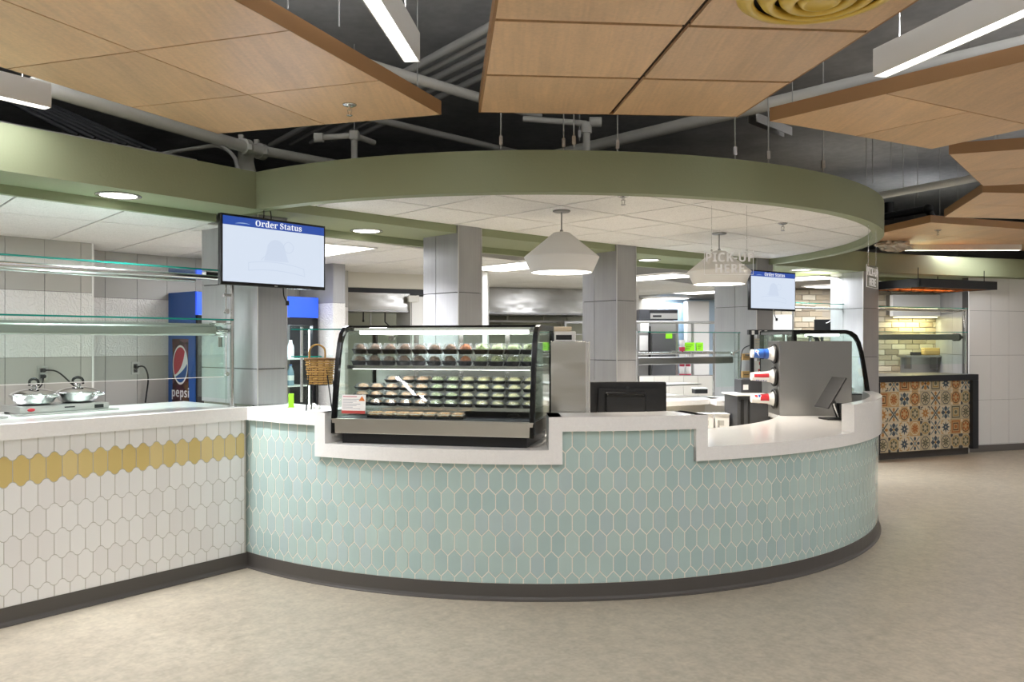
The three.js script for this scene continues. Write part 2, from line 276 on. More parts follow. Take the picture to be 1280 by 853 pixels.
{
  const g = thing('round_serving_counter', 'round serving counter clad in pale blue-green elongated hexagon tiles with stepped white top', 'counter', CC, 90);
  part('core', [arc(2.3, RT, pA - .012, pF, 0, LO0 + .02), arc(2.72, RT, pA - .012, pB - LEG * .6, LO0, HI0 + .02), arc(2.78, RT, pC + LEG * .6, pD - LEG * .6, LO0, HI0 + .02)], M.grout, g, 'cream grout between the tiles');
  part('countertop', [
    arc(2.24, RS, pB - LEG, pC + LEG, LO0, LO1), arc(2.24, RS, pD - LEG, pF, LO0, LO1),
    arc(2.65, RS, pA + .0, pB, HI0, HI1), arc(2.65, RS, pB - LEG, pB, LO0, HI1),
    arc(2.75, RS, pC, pD, HI0, HI1), arc(2.75, RS, pC, pC + LEG, LO0, HI1), arc(2.75, RS, pD - LEG, pD, LO0, HI1),
    arc(2.945, RS, pE, R(78), LO1 - .01, HI1)
  ], M.quartz, g, 'white quartz top stepping between two heights');
  // cove base
  const prof = [[RT - .004, BASEH], [RT + .006, BASEH], [RT + .007, .022], [RT + .012, .009], [RT + .026, .004], [RT + .026, 0], [RT - .004, 0]];
  const t = [], n = 90, a0 = pA - .012, a1 = pF;
  for (let i = 0; i < n; i++) for (let k = 0; k < prof.length; k++) { const P = (q, a) => [q[0] * Math.sin(a), q[1], q[0] * Math.cos(a)], u = a0 + (a1 - a0) * i / n, v = a0 + (a1 - a0) * (i + 1) / n, p = prof[k], q = prof[(k + 1) % prof.length]; t.push([P(p, u), P(q, u), P(q, v)], [P(p, u), P(q, v), P(p, v)]); }
  part('baseboard', soup(t), M.base, g, 'dark grey rubber cove base');
  // tiles
  const pitch = .0807, rowP = .121, hs = .079, tip = .0385, w = pitch - .0068, list = [], dphi = pitch / RT;
  const n0 = Math.floor((pA - R(-60)) / dphi);
  for (let row = 0; row < 9; row++) for (let k = 0; k < 112; k++) {
    const ph = R(-60) + (k + (row % 2) * .5) * dphi; if (ph < pA - 1.2 * dphi || ph > pF - dphi) continue;
    const yc = BASEH - .012 + row * rowP;
    const high = (ph > pA - .1 && ph < pB - LEG * .5) || (ph > pC + LEG * .5 && ph < pD - LEG * .5);
    const P = clipY(picket(w, hs, tip - .002).map(p => [p[0], p[1] + yc]), BASEH + .002, high ? HI0 + .015 : LO0 + .015);
    if (P.length < 3 || Math.abs(area2(P)) < 2e-4) continue;
    const X = CC[0] + RT * Math.sin(ph), D = CC[1] - RT * Math.cos(ph), cosv = -(X * Math.sin(ph) - D * Math.cos(ph)) / Math.hypot(X, D);
    list.push({ P, ph, a: Math.abs(area2(P)) * Math.max(0, cosv) / D / D, cosv });
  }
  const seen = list.filter(q => q.cosv > -.1).sort((a, b) => b.a - a.a), cache = new Map();
  const geo = P => { const key = P.map(p => p.map(v => v.toFixed(4)).join()).join(';'); if (!cache.has(key)) cache.set(key, join(chip(P, .0028, .001))); return cache.get(key); };
  seen.slice(0, 300).forEach(q => { const o = mk('tile', geo(q.P), tealMats[Math.floor(rnd() * 5)], g); o.position.set((RT - .001) * Math.sin(q.ph), 0, (RT - .001) * Math.cos(q.ph)); o.rotation.y = q.ph; });
  const rest = seen.slice(300).map(q => { const c = geo(q.P).clone(); c.rotateY(q.ph); c.translate((RT - .001) * Math.sin(q.ph), 0, (RT - .001) * Math.cos(q.ph)); return c; });
  const o = part('tile_field', rest, tealMats[0], g); o.userData.kind = 'stuff';
  console.log('teal tiles', seen.length);
}
/* ---------- the straight white tiled counter ---------- */
const whiteTile = [0xf0efec, 0xf2f1ee, 0xedebe8].map(c => new THREE.MeshPhysicalMaterial({ color: c, roughness: .28, clearcoat: .5, clearcoatRoughness: .12 }));
const ochreTile = [0xdcc684, 0xd8c07a, 0xe0cb8e].map(c => new THREE.MeshPhysicalMaterial({ color: c, roughness: .25, clearcoat: .5, clearcoatRoughness: .1 }));
const LW = [-1.772, 5.322];
{
  const g = thing('tiled_serving_counter', 'straight serving counter with white tiles and one band of ochre yellow tiles', 'counter', LW, HEAD + .6);
  part('core', bb(-4.6, .01, 0, HI0 + .02, -.75, 0), M.groutWhite, g, 'pale grout between the white tiles');
  part('countertop', bb(-4.6, .01, HI0, HI1, -.80, .034), M.quartz, g, 'white quartz top');
  const prof = [[-.004, 0], [.028, 0], [.028, .004], [.014, .009], [.008, .022], [.007, BASEH], [-.004, BASEH]], sh = new THREE.Shape(prof.map(p => new THREE.Vector2(...p)));
  const bg = new THREE.ExtrudeGeometry(sh, { depth: 4.6, bevelEnabled: false }); bg.rotateY(-Math.PI / 2); bg.translate(.03, 0, 0); part('baseboard', bg, M.base, g, 'dark grey rubber cove base');
  const pitch = .0822, rowP = .1415, w = pitch - .0046, tt = .0135;
  const shape = (() => { const q = []; for (let i = 0; i <= 10; i++) { const x = w / 2 - w * i / 10, c = Math.cos(Math.PI * Math.min(1, Math.abs(x) / (pitch / 2))); q.push([x, rowP / 2 + tt * Math.sign(c) * Math.pow(Math.abs(c), .7) - .0022]); } return [...q, ...q.map(p => [-p[0], -p[1]])]; })();
  const cache = new Map();
  for (let row = 0; row < 8; row++) for (let k = 0; k < 25; k++) {
    const x = (row % 2 ? -.024 : .017) - k * pitch, yc = .905 - (row - 0) * rowP + .045;
    let P = clipY(shape.map(p => [p[0], p[1] + yc]), BASEH + .002, HI0 + .012); if (P.length < 3 || Math.abs(area2(P)) < 3e-4) continue;
    if (x + w / 2 > -.003) P = clipHalf(P, 1, 0, -.003 - x); if (P.length < 3) continue;
    const key = row + '|' + (x + w / 2 > -.003); if (!cache.has(key)) cache.set(key, join(chip(P, .0034, .0014)));
    const o = mk('tile', cache.get(key), (row === 1 ? ochreTile : whiteTile)[Math.floor(rnd() * 3)], g); o.position.set(x, 0, -.001);
    if (row === 1) o.userData.label = 'ochre yellow tile';
  }
}
/* ---------- hanging wood ceiling panels ---------- */
const CLOUD = 2.735;
const cl = (px, py) => spot(px, py, CLOUD);
const cross = ([a, b], [c, d]) => { const x1 = b[0] - a[0], y1 = b[1] - a[1], x2 = d[0] - c[0], y2 = d[1] - c[1], k = ((c[0] - a[0]) * y2 - (c[1] - a[1]) * x2) / (x1 * y2 - y1 * x2); return [a[0] + x1 * k, a[1] + y1 * k]; };
const shift = (l, dx, dy) => l.map(p => [p[0] + dx, p[1] + dy]);
function inset(P, d) { if (area2(P) < 0) P = [...P].reverse(); const n = P.length; return P.map((p, i) => { const a = P[(i + n - 1) % n], b = P[(i + 1) % n]; let e = [p[0] - a[0], p[1] - a[1]], f = [b[0] - p[0], b[1] - p[1]]; const l = Math.hypot(...e), m = Math.hypot(...f); e = e.map(v => v / l); f = f.map(v => v / m); const n1 = [-e[1], e[0]], n2 = [-f[1], f[0]], k = 1 + n1[0] * n2[0] + n1[1] * n2[1]; return [p[0] + d * (n1[0] + n2[0]) / k, p[1] + d * (n1[1] + n2[1]) / k]; }); }
function cloud(label, rows, cols, opt = {}) {
  const g = new THREE.Group(); g.name = numbered('wood_ceiling_canopy'); scene.add(g); tag(g, label, 'ceiling panel', 'hanging wood ceiling panels');
  const P = rows.map(r => cols.map(c => cross(r, c))), outer = [...P[0], ...P.slice(1, -1).map(r => r[r.length - 1]), ...[...P[P.length - 1]].reverse(), ...P.slice(1, -1).reverse().map(r => r[0])];
  const th = opt.th || .075;
  part('tray', slab(inset(outer, .012), CLOUD + .014, CLOUD + th - .004), M.woodGap, g, 'dark backing seen in the joints');
  // edge boards
  const o2 = area2(outer) < 0 ? [...outer].reverse() : outer, inn = inset(o2, .014);
  o2.forEach((p, i) => { const j = (i + 1) % o2.length; part('edge_board', slab([p, o2[j], inn[j], inn[i]], CLOUD, CLOUD + th), M.woodEdge, g); });
  for (let i = 0; i + 1 < rows.length; i++) for (let j = 0; j + 1 < cols.length; j++) {
    if (opt.skip && opt.skip(i, j)) continue;
    const quad = opt.merge && opt.merge(i, j) ? [P[i][j], P[i][j + 2], P[i + 1][j + 2], P[i + 1][j]] : [P[i][j], P[i][j + 1], P[i + 1][j + 1], P[i + 1][j]];
    let q = inset(quad, .004);
    if (opt.wide !== undefined) { const k = opt.wide; if (j === k - 1) q = inset(quad, .012); if (j === k) q = inset(quad, .012); }
    part('panel', slab(q, CLOUD - .001, CLOUD + .014), M.wood[Math.floor(rnd() * 3)], g);
  }
  // suspension wires up to the deck
  for (const c of [P[0][0], P[0][P[0].length - 1], P[P.length - 1][0], P[P.length - 1][P[0].length - 1]]) { const m = [c[0] * .9 + (P[0][0][0] + P[P.length - 1][P[0].length - 1][0]) * .05, c[1] * .9 + (P[0][0][1] + P[P.length - 1][P[0].length - 1][1]) * .05]; part('wire', rod(V(m[0], m[1], CLOUD + .07), V(m[0], m[1], DECK), .0025, 5), M.pipeGrey, g); }
  return g;
}
{
  const far = [cl(275, 167.5), cl(551, 144)], c = [cl(170, 134), cl(470, 101.5)], b = [cl(10, 86), cl(357, 39)];
  const d = shift(b, -.28, -.6), e = shift(d, -.28, -.6);
  const le = [cl(270, 167), cl(0, 84)], a = [cl(158, 60), cl(408, 156.7)], re = [cl(551, 143.6), cl(293, 0)];
  cloud('maple veneer ceiling panel with a chrome sprinkler, hung above the white tiled counter', [far, c, b, d, e], [le, a, re]);
}
{
  const far = [cl(598, 141.2), cl(922, 146.8)], r1 = [cl(606, 94), cl(960, 102.6)], r2 = [cl(616, 25), cl(960, 36)], r3 = shift(r2, 0, -.61), r4 = shift(r3, 0, -.61);
  cloud('maple veneer ceiling panel split by a wide dark joint, with a yellow air diffuser', [far, r1, r2, r3, r4], [[cl(598.5, 140), cl(619, 0)], [cl(764, 143), cl(886, 0)], [cl(922.5, 146.6), cl(1150, 0)]], { wide: 1 });
}
{
  const far = [cl(962, 152), cl(1164, 186.8)], A = [cl(1100, 116), cl(1280, 155)], n = shift(A, .39, -.5), n2 = shift(n, .39, -.5);
  cloud('maple veneer ceiling panel with a pointed corner, beside the big linear light', [far, A, n, n2], [[cl(962, 152), cl(1280, 77)], [cl(1072, 170), cl(1210, 140.6)], [cl(1164.5, 186.8), cl(1280, 162)]], { merge: (i, j) => i > 0 && j === 0, skip: (i, j) => i > 0 && j === 1 });
}
cloud('maple veneer ceiling panel, middle one of three overlapping along the side wall', [[cl(1186, 193.5), cl(1280, 187)], [cl(1211, 215), cl(1280, 210)], [cl(1228.4, 233), cl(1280, 230.6)]], [[cl(1186, 193.5), cl(1228.4, 233)], [[4.3, 5.0], [4.9, 6.2]], [[5.4, 4.6], [6.0, 5.9]]]);
cloud('maple veneer ceiling panel with a slanted edge in front of the sprinkler panel', [[cl(1228.4, 241), cl(1280, 242)], [cl(1205, 256), cl(1280, 258.5)], [cl(1180, 272), cl(1280, 274.5)]], [[cl(1228.4, 241), cl(1180, 272)], [[4.9, 6.7], [5.3, 8.1]], [[6.4, 6.8], [6.8, 8.2]]]);
cloud('maple veneer ceiling panel with a sprinkler, hung above the patterned tile counter', [[[4.35, 8.35], [5.65, 8.86]], [[5.08, 9.44], [6.48, 10.02]], [[4.55, 9.98], [7.25, 11.1]]], [[[4.35, 8.35], [4.1, 10.0]], [[5.3, 8.7], [5.05, 10.3]], [[6.3, 9.1], [6.1, 10.9]], [[8, 9.8], [7.9, 11.6]]]);

/* ---------- linear lights ---------- */
function linearLight(label, X, D, heading, len, y = 2.66) {
  const g = thing('linear_light', label, 'light', [X, D, y], heading, 'suspended linear lights');
  part('housing', [bb(-len, 0, .012, .12, -.034, .034), bb(-len, 0, 0, .012, -.034, -.029), bb(-len, 0, 0, .012, .029, .034), bb(-len, -len + .004, 0, .012, -.034, .034), bb(-.004, 0, 0, .012, -.034, .034)], M.whiteGloss, g, 'white painted housing');
  part('diffuser', bb(-len + .004, -.004, .003, .012, -.029, .029), M.glow, g, 'glowing white diffuser');
  for (const x of [-.12, -len + .12]) part('hanging_wire', rod([x, .12, 0], [x, DECK - y, 0], .002, 5), M.pipeGrey, g);
  const l = new THREE.RectAreaLight(NEUTRAL, LUM.linear, len - .02, .056); l.position.set(-len / 2, -.002, 0); l.rotation.x = -Math.PI / 2; g.add(l);
  part('top_diffuser', bb(-len + .01, -.01, .12, .122, -.02, .02), M.glowSoft, g); const u = new THREE.RectAreaLight(NEUTRAL, LUM.up, len - .02, .04); u.position.set(-len / 2, .125, 0); u.rotation.x = Math.PI / 2; g.add(u);
  return g;
}
linearLight('white linear light whose end shows beside the white pipe over the tiled counter', -2.316, 4.01, 35, 2.4);
linearLight('white linear light with its long glowing face between two wood ceiling panels', -.416, 3.34, 5.6, 2.4);
linearLight('large white linear light with a broad side face, over the pointed wood panel', 1.615, 3.53, -16, 2.4);
linearLight('thin glowing linear light above the patterned tile counter', 6.5, 10.27, 91, 1.46);
for (const [x, d, h] of [[-1.6, -.6, 0], [1.3, -.6, 0], [4.2, 2.6, 0], [5.2, 6.4, 20], [7.6, 7.6, 20], [-3.6, .6, 20], [-.2, -2.6, 0], [4.2, -1.2, 0], [6.8, 3.4, 0], [7.0, 8.3, 20]]) linearLight('white linear light hung over the hall floor', x, d, h, 2.4);

/* ---------- yellow diffuser ---------- */
{
  const [X, D] = [1.075, 2.80]; const g = thing('air_diffuser', 'round yellow-gold air diffuser with nested cones under the wood panel', 'air vent', [X, D, CLOUD - .004], 90);
  const gold = mat(0xe6c456, .3, 0);
  part('outer_cone', lathe([[.285, 0], [.282, -.012], [.262, -.026], [.235, -.034], [.224, -.03], [.222, -.02], [.262, -.004]], 64), gold, g);
  part('middle_cone', lathe([[.215, -.004], [.2, -.03], [.182, -.044], [.163, -.05], [.154, -.046], [.152, -.034], [.17, -.008]], 64), gold, g);
  part('inner_cone', lathe([[.145, -.006], [.135, -.036], [.118, -.052], [.096, -.058], [.086, -.053], [.084, -.042], [.1, -.01]], 64), gold, g);
  part('centre_disc', lathe([[.078, -.016], [.074, -.044], [.064, -.056], [.05, -.06], [.045, -.052], [0, -.05]], 48), gold, g);
  part('throat', lathe([[.28, -.001], [.2, .0], [0, .0]], 40), M.charcoal, g);
}
/* ---------- sprinklers ---------- */
function sprinkler(X, D, y, label) {
  const g = thing('fire_sprinkler', label, 'sprinkler', [X, D, y], 90, 'fire sprinkler heads');
  part('escutcheon', lathe([[0, -.012], [.02, -.012], [.034, -.006], [.038, 0], [0, 0]], 20), M.chrome2, g);
  part('frame', [cy(.009, .009, .02, 0, -.02, 0, 8), rod([-.011, -.028, 0], [-.006, -.055, 0], .0025, 5), rod([.011, -.028, 0], [.006, -.055, 0], .0025, 5), bx(.026, .004, .006, 0, -.029, 0)], M.chrome2, g);
  part('deflector', lathe([[0, -.06], [.014, -.06], [.016, -.057], [0, -.055]], 12), M.chrome2, g);
}
sprinkler(...cl(437, 131), CLOUD, 'chrome sprinkler head under the wood panel above the white tiled counter');
sprinkler(...spot(779, 245, ROUNDC), ROUNDC, 'sprinkler head in the round tile ceiling near the canopy of the big white pendant');
sprinkler(...spot(978.5, 279.5, ROUNDC), ROUNDC, 'sprinkler head in the round tile ceiling above the smaller menu screen');
sprinkler(...cl(1172.5, 288), CLOUD, 'sprinkler head under the wood panel above the patterned tile counter');

/* ---------- pipes, conduits and hangers above ---------- */
const at = (px, py, h) => { const [X, D] = spot(px, py, h); return V(X, D, h); };
function pipe(label, pts, r, m = M.pipe, extra) { const g = single('pipe', label, 'pipe', [pts.slice(1).map((p, i) => rod(pts[i], p, r, 14)), ...(extra || [])], m); return g; }
{
  const a = at(40, 106, 2.86), b = at(312, 186, 2.86), c = at(440, 210, 2.86), d = c.clone().add(c.clone().sub(b).multiplyScalar(2));
  const dir = b.clone().sub(a).normalize(), q = new THREE.Quaternion().setFromUnitVectors(new THREE.Vector3(0, 1, 0), dir);
  const g = new THREE.Group(); g.name = numbered('pipe'); scene.add(g); tag(g, 'thick white pipe with a bolted coupling above the corner of the soffit', 'pipe');
  part('run', [rod(a, b, .042, 18), rod(b, c, .036, 18), rod(c, d, .036, 18)], M.pipe, g);
  for (const t of [-.02, .13]) { const p = b.clone().addScaledVector(dir, t - .02), cg = new THREE.CylinderGeometry(.058, .058, .05, 14); cg.applyQuaternion(q); cg.translate(p.x, p.y, p.z); part('coupling', [cg, bx(.03, .05, .03, p.x - .03, p.y + .06, p.z), bx(.03, .04, .03, p.x + .05, p.y - .01, p.z + .04)], M.pipe, g); }
  part('elbow', tube([b.clone().add(new THREE.Vector3(-.02, 0, -.02)), b.clone().add(new THREE.Vector3(-.06, -.06, -.1)), b.clone().add(new THREE.Vector3(-.04, -.2, -.14)), b.clone().add(new THREE.Vector3(-.04, -.25, -.14))], .055, 12), M.pipe, g);
  part('bent_conduit', tube([at(185, 196, 2.78), at(245, 186, 2.8), at(272, 183, 2.82), at(292, 196, 2.72), at(298, 214, 2.6)], .014, 8), M.pipeGrey, g);
}
[0, 1, 2, 3, 4].forEach(k => { const a = at(612 + k * 3, 34 + k * 13, 3.3), b = at(505 + k * 14, 92 + k * 6, 3.3), e = b.clone().sub(a); tag(pipe('grey electrical conduit in the parallel run above the linear light', [a.clone().addScaledVector(e, -1.2), b.clone().addScaledVector(e, 2.5)], [.026, .018, .024, .016, .024][k], M.pipeGrey), 'grey electrical conduit in the parallel run above the linear light', 'conduit', 'parallel grey conduits'); });
{ const a = at(490, 90, 3.1), b = at(600, 123, 3.1), e = b.clone().sub(a); pipe('white pipe slanting up past the tip of the wood panel', [a.clone().addScaledVector(e, -1.5), b.clone().addScaledVector(e, .8)], .032); }
{ const a = at(480, 152, 2.92), b = at(628, 187, 2.92), e = b.clone().sub(a); pipe('slim grey pipe running low behind the ring soffit', [a.clone().addScaledVector(e, -.3), b.clone().addScaledVector(e, .6)], .022, M.pipeGrey); }
{ const p = at(443, 170, 2.92); const g = new THREE.Group(); g.name = numbered('sprinkler_pipe'); scene.add(g); tag(g, 'white sprinkler pipe with a tee dropping behind the ring soffit under the wood panel', 'pipe');
  part('drop', rod(p.clone().setY(2.5), p, .022, 12), M.pipe, g); part('branch', [rod(p.clone().add(new THREE.Vector3(-.24, -.02, .02)), p, .02, 12), rod(p, p.clone().add(new THREE.Vector3(.1, .0, -.2)), .02, 12)], M.pipe, g); part('tee', [bx(.066, .066, .066, p.x, p.y, p.z, .012), cy(.034, .034, .06, p.x - .24, p.y - .02, p.z + .02, 12, 'x')], M.pipe, g); part('hanger', rod(p.clone().setY(2.7), p.clone().setY(DECK), .004, 6), M.pipeGrey, g); }
{ const p = at(733, 155, 2.96); const g = new THREE.Group(); g.name = numbered('sprinkler_pipe'); scene.add(g); tag(g, 'sprinkler pipe with an elbow dropping behind the middle of the ring soffit', 'pipe');
  part('drop', rod(p.clone().setY(2.5), p, .024, 12), M.pipe, g); part('branch', rod(p.clone().add(new THREE.Vector3(-.42, .06, -.1)), p, .02, 12), M.pipe, g); part('elbow', [cy(.036, .036, .07, p.x, p.y - .03, p.z, 12), cy(.034, .034, .08, p.x + .06, p.y + .01, p.z, 12, 'x')], M.pipe, g); }
{ const a = at(745, 182, 2.98), b = at(1090, 100, 2.98), e = b.clone().sub(a); pipe('long pale pipe running from behind the ring soffit up to the linear light', [a.clone().addScaledVector(e, -.4), b.clone().addScaledVector(e, .5)], .042); }
{ const a = at(1095, 246, 2.93), b = at(1215, 224, 2.93), e = b.clone().sub(a); pipe('pale pipe slung below the deck beside the ring soffit', [a.clone().addScaledVector(e, -.6), b.clone().addScaledVector(e, 1)], .036); }
{ const a = at(1085, 275, 2.95), b = at(1160, 262, 2.95); pipe('black pipe with two elbows beside the ring soffit', [a.clone().add(new THREE.Vector3(-.4, 0, 0)), a, b, b.clone().add(new THREE.Vector3(.05, -.1, 0))], .04, M.black, [cy(.055, .055, .2, a.x + .25, a.y + .1, a.z - .0, 12), new THREE.SphereGeometry(.054, 12, 8).translate(b.x, b.y, b.z)]); }
{ const a = at(985, 166, 3.0), b = at(940, 148, 3.0), d = b.clone().sub(a); const g = thing('strut_channel', 'slotted steel strut channel at the tip of the pointed wood panel', 'channel', [0, 0], 90); g.position.set(0, 0, 0); g.rotation.y = 0; const L = d.length(), ang = Math.atan2(-(b.z - a.z), b.x - a.x);
  const geo = [bx(L, .004, .06, 0, .03, 0), bx(L, .06, .004, 0, 0, .03), bx(L, .06, .004, 0, 0, -.03)], holes = []; for (let k = 0; k < 8; k++) holes.push(bx(.03, .012, .002, -L / 2 + (k + .5) * L / 8, 0, .033));
  const h = new THREE.Group(); h.name = 'channel'; h.position.copy(a).lerp(b, .5); h.rotation.y = ang; g.add(h); part('rail', geo, M.steel, h); part('slots', holes, M.black, h); }
for (const [px, py, h] of [[626, 185, 2.6], [705, 188, 2.6], [718, 185, 2.6], [773, 190, 2.6], [921, 198, 2.6], [963, 203, 2.6], [1032, 214, 2.6], [725, 175, 2.95]]) { const p = at(px, py, h); const g = new THREE.Group(); g.name = numbered('hanger_rod'); scene.add(g); tag(g, 'thin steel hanger rod between the deck and the ring soffit', 'hanger', 'hanger rods above the ring'); part('rod', rod(p.clone().setZ(p.z - .04), V(p.x, -p.z + .04, DECK), .004, 6), M.pipeGrey, g); part('clip', bx(.02, .05, .02, p.x, h + .05, p.z - .04), M.steel, g); }
for (const [px, py, h] of [[1129, 236, 2.95], [1114, 216, 3.1], [1083, 224, 2.9], [1091, 230, 2.9], [1147, 248, 3.0], [360, 12, 3.0], [424, 34, 3.0]]) { const p = at(px, py, h); single('hanger_rod', 'thin rod hanging from the grey deck between the wood panels', 'hanger', rod(p, p.clone().setY(DECK), .004, 6), M.pipeGrey, 'rods below the deck'); }
{ // cable runs along the top of the soffits
  const off = (x, z, h) => { const hd = R(37.3); return V(-1.68 + Math.sin(hd) * x + -Math.cos(hd) * z, 5.16 + Math.cos(hd) * x + Math.sin(hd) * z, h); };
  pipe('grey conduit lying along the top of the soffit over the tiled counter', [off(-4, .3, 2.66), off(-.2, .3, 2.66)], .014, M.pipeGrey);
  for (let k = 0; k < 6; k++) { const x = -1.3 + k * .1, g = pipe('dark cable slanting down behind the soffit over the tiled counter', [off(x - .5, 1.6, 3.45 - k * .02), off(x + .5, .6, 2.75)], .014, M.charcoal); tag(g, 'dark cable slanting down behind the soffit over the tiled counter', 'cable', 'dark cables behind the soffit'); }
}
{ // crumpled foil insulation
  const p = at(1118, 308, 2.68), geo = new THREE.IcosahedronGeometry(.17, 4), q = geo.attributes.position;
  for (let i = 0; i < q.count; i++) { const x = q.getX(i), y = q.getY(i), z = q.getZ(i), k = 1 + 1.1 * (fbm((x + z) * 5 + 5, (y - z) * 5 + 5, 7, 7, 5, 3) - .5); q.setXYZ(i, x * k * 1.25, y * k * .42, z * k * .7); }
  geo.computeVertexNormals(); geo.translate(p.x, p.y, p.z); single('duct_insulation', 'crumpled foil duct wrap beside the thin linear light above the beam', 'insulation', geo, mat(0xe2dfd4, .5, 0));
}
/* ---------- recessed downlights ---------- */
function can(px, py, label) {
  const [X, D] = spot(px, py, SOF0); const g = thing('downlight', label, 'light', [X, D, SOF0], 90, 'round recessed downlights');
  part('trim_ring', lathe([[.098, 0], [.125, 0], [.125, -.006], [.118, -.009], [.1, -.004]], 36), M.chrome2, g);
  part('lens', cy(.1, .1, .004, 0, -.003, 0, 32), M.glow, g);
  const l = new THREE.SpotLight(NEUTRAL, LUM.can, 0, R(66), .6, 2); l.position.set(0, -.015, 0); l.shadow.radius = 5; const t = new THREE.Object3D(); t.name = 'aim'; t.position.set(0, -1, 0); g.add(l); g.add(t); l.target = t; l.castShadow = true;
}
can(148, 244.5, 'round recessed downlight in the soffit above the tiled counter');
can(458, 289, 'round recessed downlight in the beam beside the big menu screen');
can(811, 325.5, 'round recessed downlight in the beam behind the hanging acrylic sign');
can(1001, 337.6, 'round recessed downlight in the beam above the smaller menu screen');
/* ---------- kitchen light panels ---------- */
function troffer(corner, label, flip = 1) {
  const a = corner, w = .6, l = 1.15; const c = [a[0] + g1[0] * w / 2 * flip - g2[0] * l / 2, a[1] + g1[1] * w / 2 * flip - g2[1] * l / 2];
  const g = thing('light_panel', label, 'light', [c[0], c[1], LOWC - .004], 48, 'flat light panels in the kitchen ceiling');
  part('frame', [bb(-w / 2, w / 2, -.008, .006, -l / 2, -l / 2 + .015), bb(-w / 2, w / 2, -.008, .006, l / 2 - .015, l / 2), bb(-w / 2, -w / 2 + .015, -.008, .006, -l / 2, l / 2), bb(w / 2 - .015, w / 2, -.008, .006, -l / 2, l / 2)], M.white, g);
  part('diffuser', bb(-w / 2 + .015, w / 2 - .015, -.005, .003, -l / 2 + .015, l / 2 - .015), M.glow, g);
  const L = new THREE.RectAreaLight(COOL, LUM.troffer, w - .04, l - .04); L.position.set(0, -.012, 0); L.rotation.x = -Math.PI / 2; g.add(L);
}
troffer([-1.6, 6.5], 'flat white light panel in the kitchen ceiling behind the big menu screen');
troffer([-.57, 8.82].map((v, i) => v + g2[i] * 1.15), 'flat white light panel in the kitchen ceiling seen behind the big white pendant');
troffer([1.911, 9.475], 'flat white light panel in the kitchen ceiling over the steel pass shelf');
troffer([3.4, 12.5], 'flat white light panel in the far kitchen ceiling beyond the pass shelf');
troffer([2.9, 14.7], 'flat white light panel in the farthest kitchen ceiling over the blue room');
troffer([3.75, 9.78], 'flat white light panel in the kitchen ceiling beside the smaller menu screen');
troffer([5.3, 13.6], 'flat white light panel in the far ceiling above the brick wall');
troffer([-3.84, 3.97], 'flat white light panel over the hot plates behind the tiled counter');
troffer([-.9, 10.6], 'flat white light panel in front of the exhaust hoods');
troffer([5.0, 10.9], 'flat white light panel above the brick niche');
/* ---------- pendants ---------- */
function pendant(px, py, label) {
  const [X, D] = spot(px, py, ROUNDC), g = thing('pendant_lamp', label, 'lamp', [X, D, ROUNDC], 90, 'white pendant lamps');
  part('ceiling_plate', lathe([[0, 0], [.062, 0], [.062, -.008], [.055, -.012], [0, -.012]], 28), M.steelDark, g);
  part('cord', [rod([0, -.012, 0], [0, -.16, 0], .005, 8), cy(.012, .012, .03, 0, -.15, 0, 10)], M.steelDark, g);
  const sh = mat(0xe6e4e0, .6);
  part('shade', lathe([[.03, -.150], [.055, -.155], [.262, -.325], [.264, -.33], [.216, -.435], [.21, -.435], [.256, -.332], [.05, -.162], [.03, -.158]], 56), sh, g, 'matte white angular shade');
  part('diffuser', cy(.21, .21, .006, 0, -.43, 0, 40), M.glow, g, 'glowing round diffuser');
  const l = new THREE.SpotLight(WARM, LUM.pendant, 0, R(72), .5, 2); l.position.set(0, -.45, 0); l.shadow.radius = 9; const t = new THREE.Object3D(); t.name = 'aim'; t.position.set(0, -1.4, 0); g.add(l); g.add(t); l.target = t; l.castShadow = true;
}
pendant(702, 264, 'white angular pendant lamp above the black monitor and display case');
pendant(899, 292, 'white angular pendant lamp behind the clear pick-up sign');
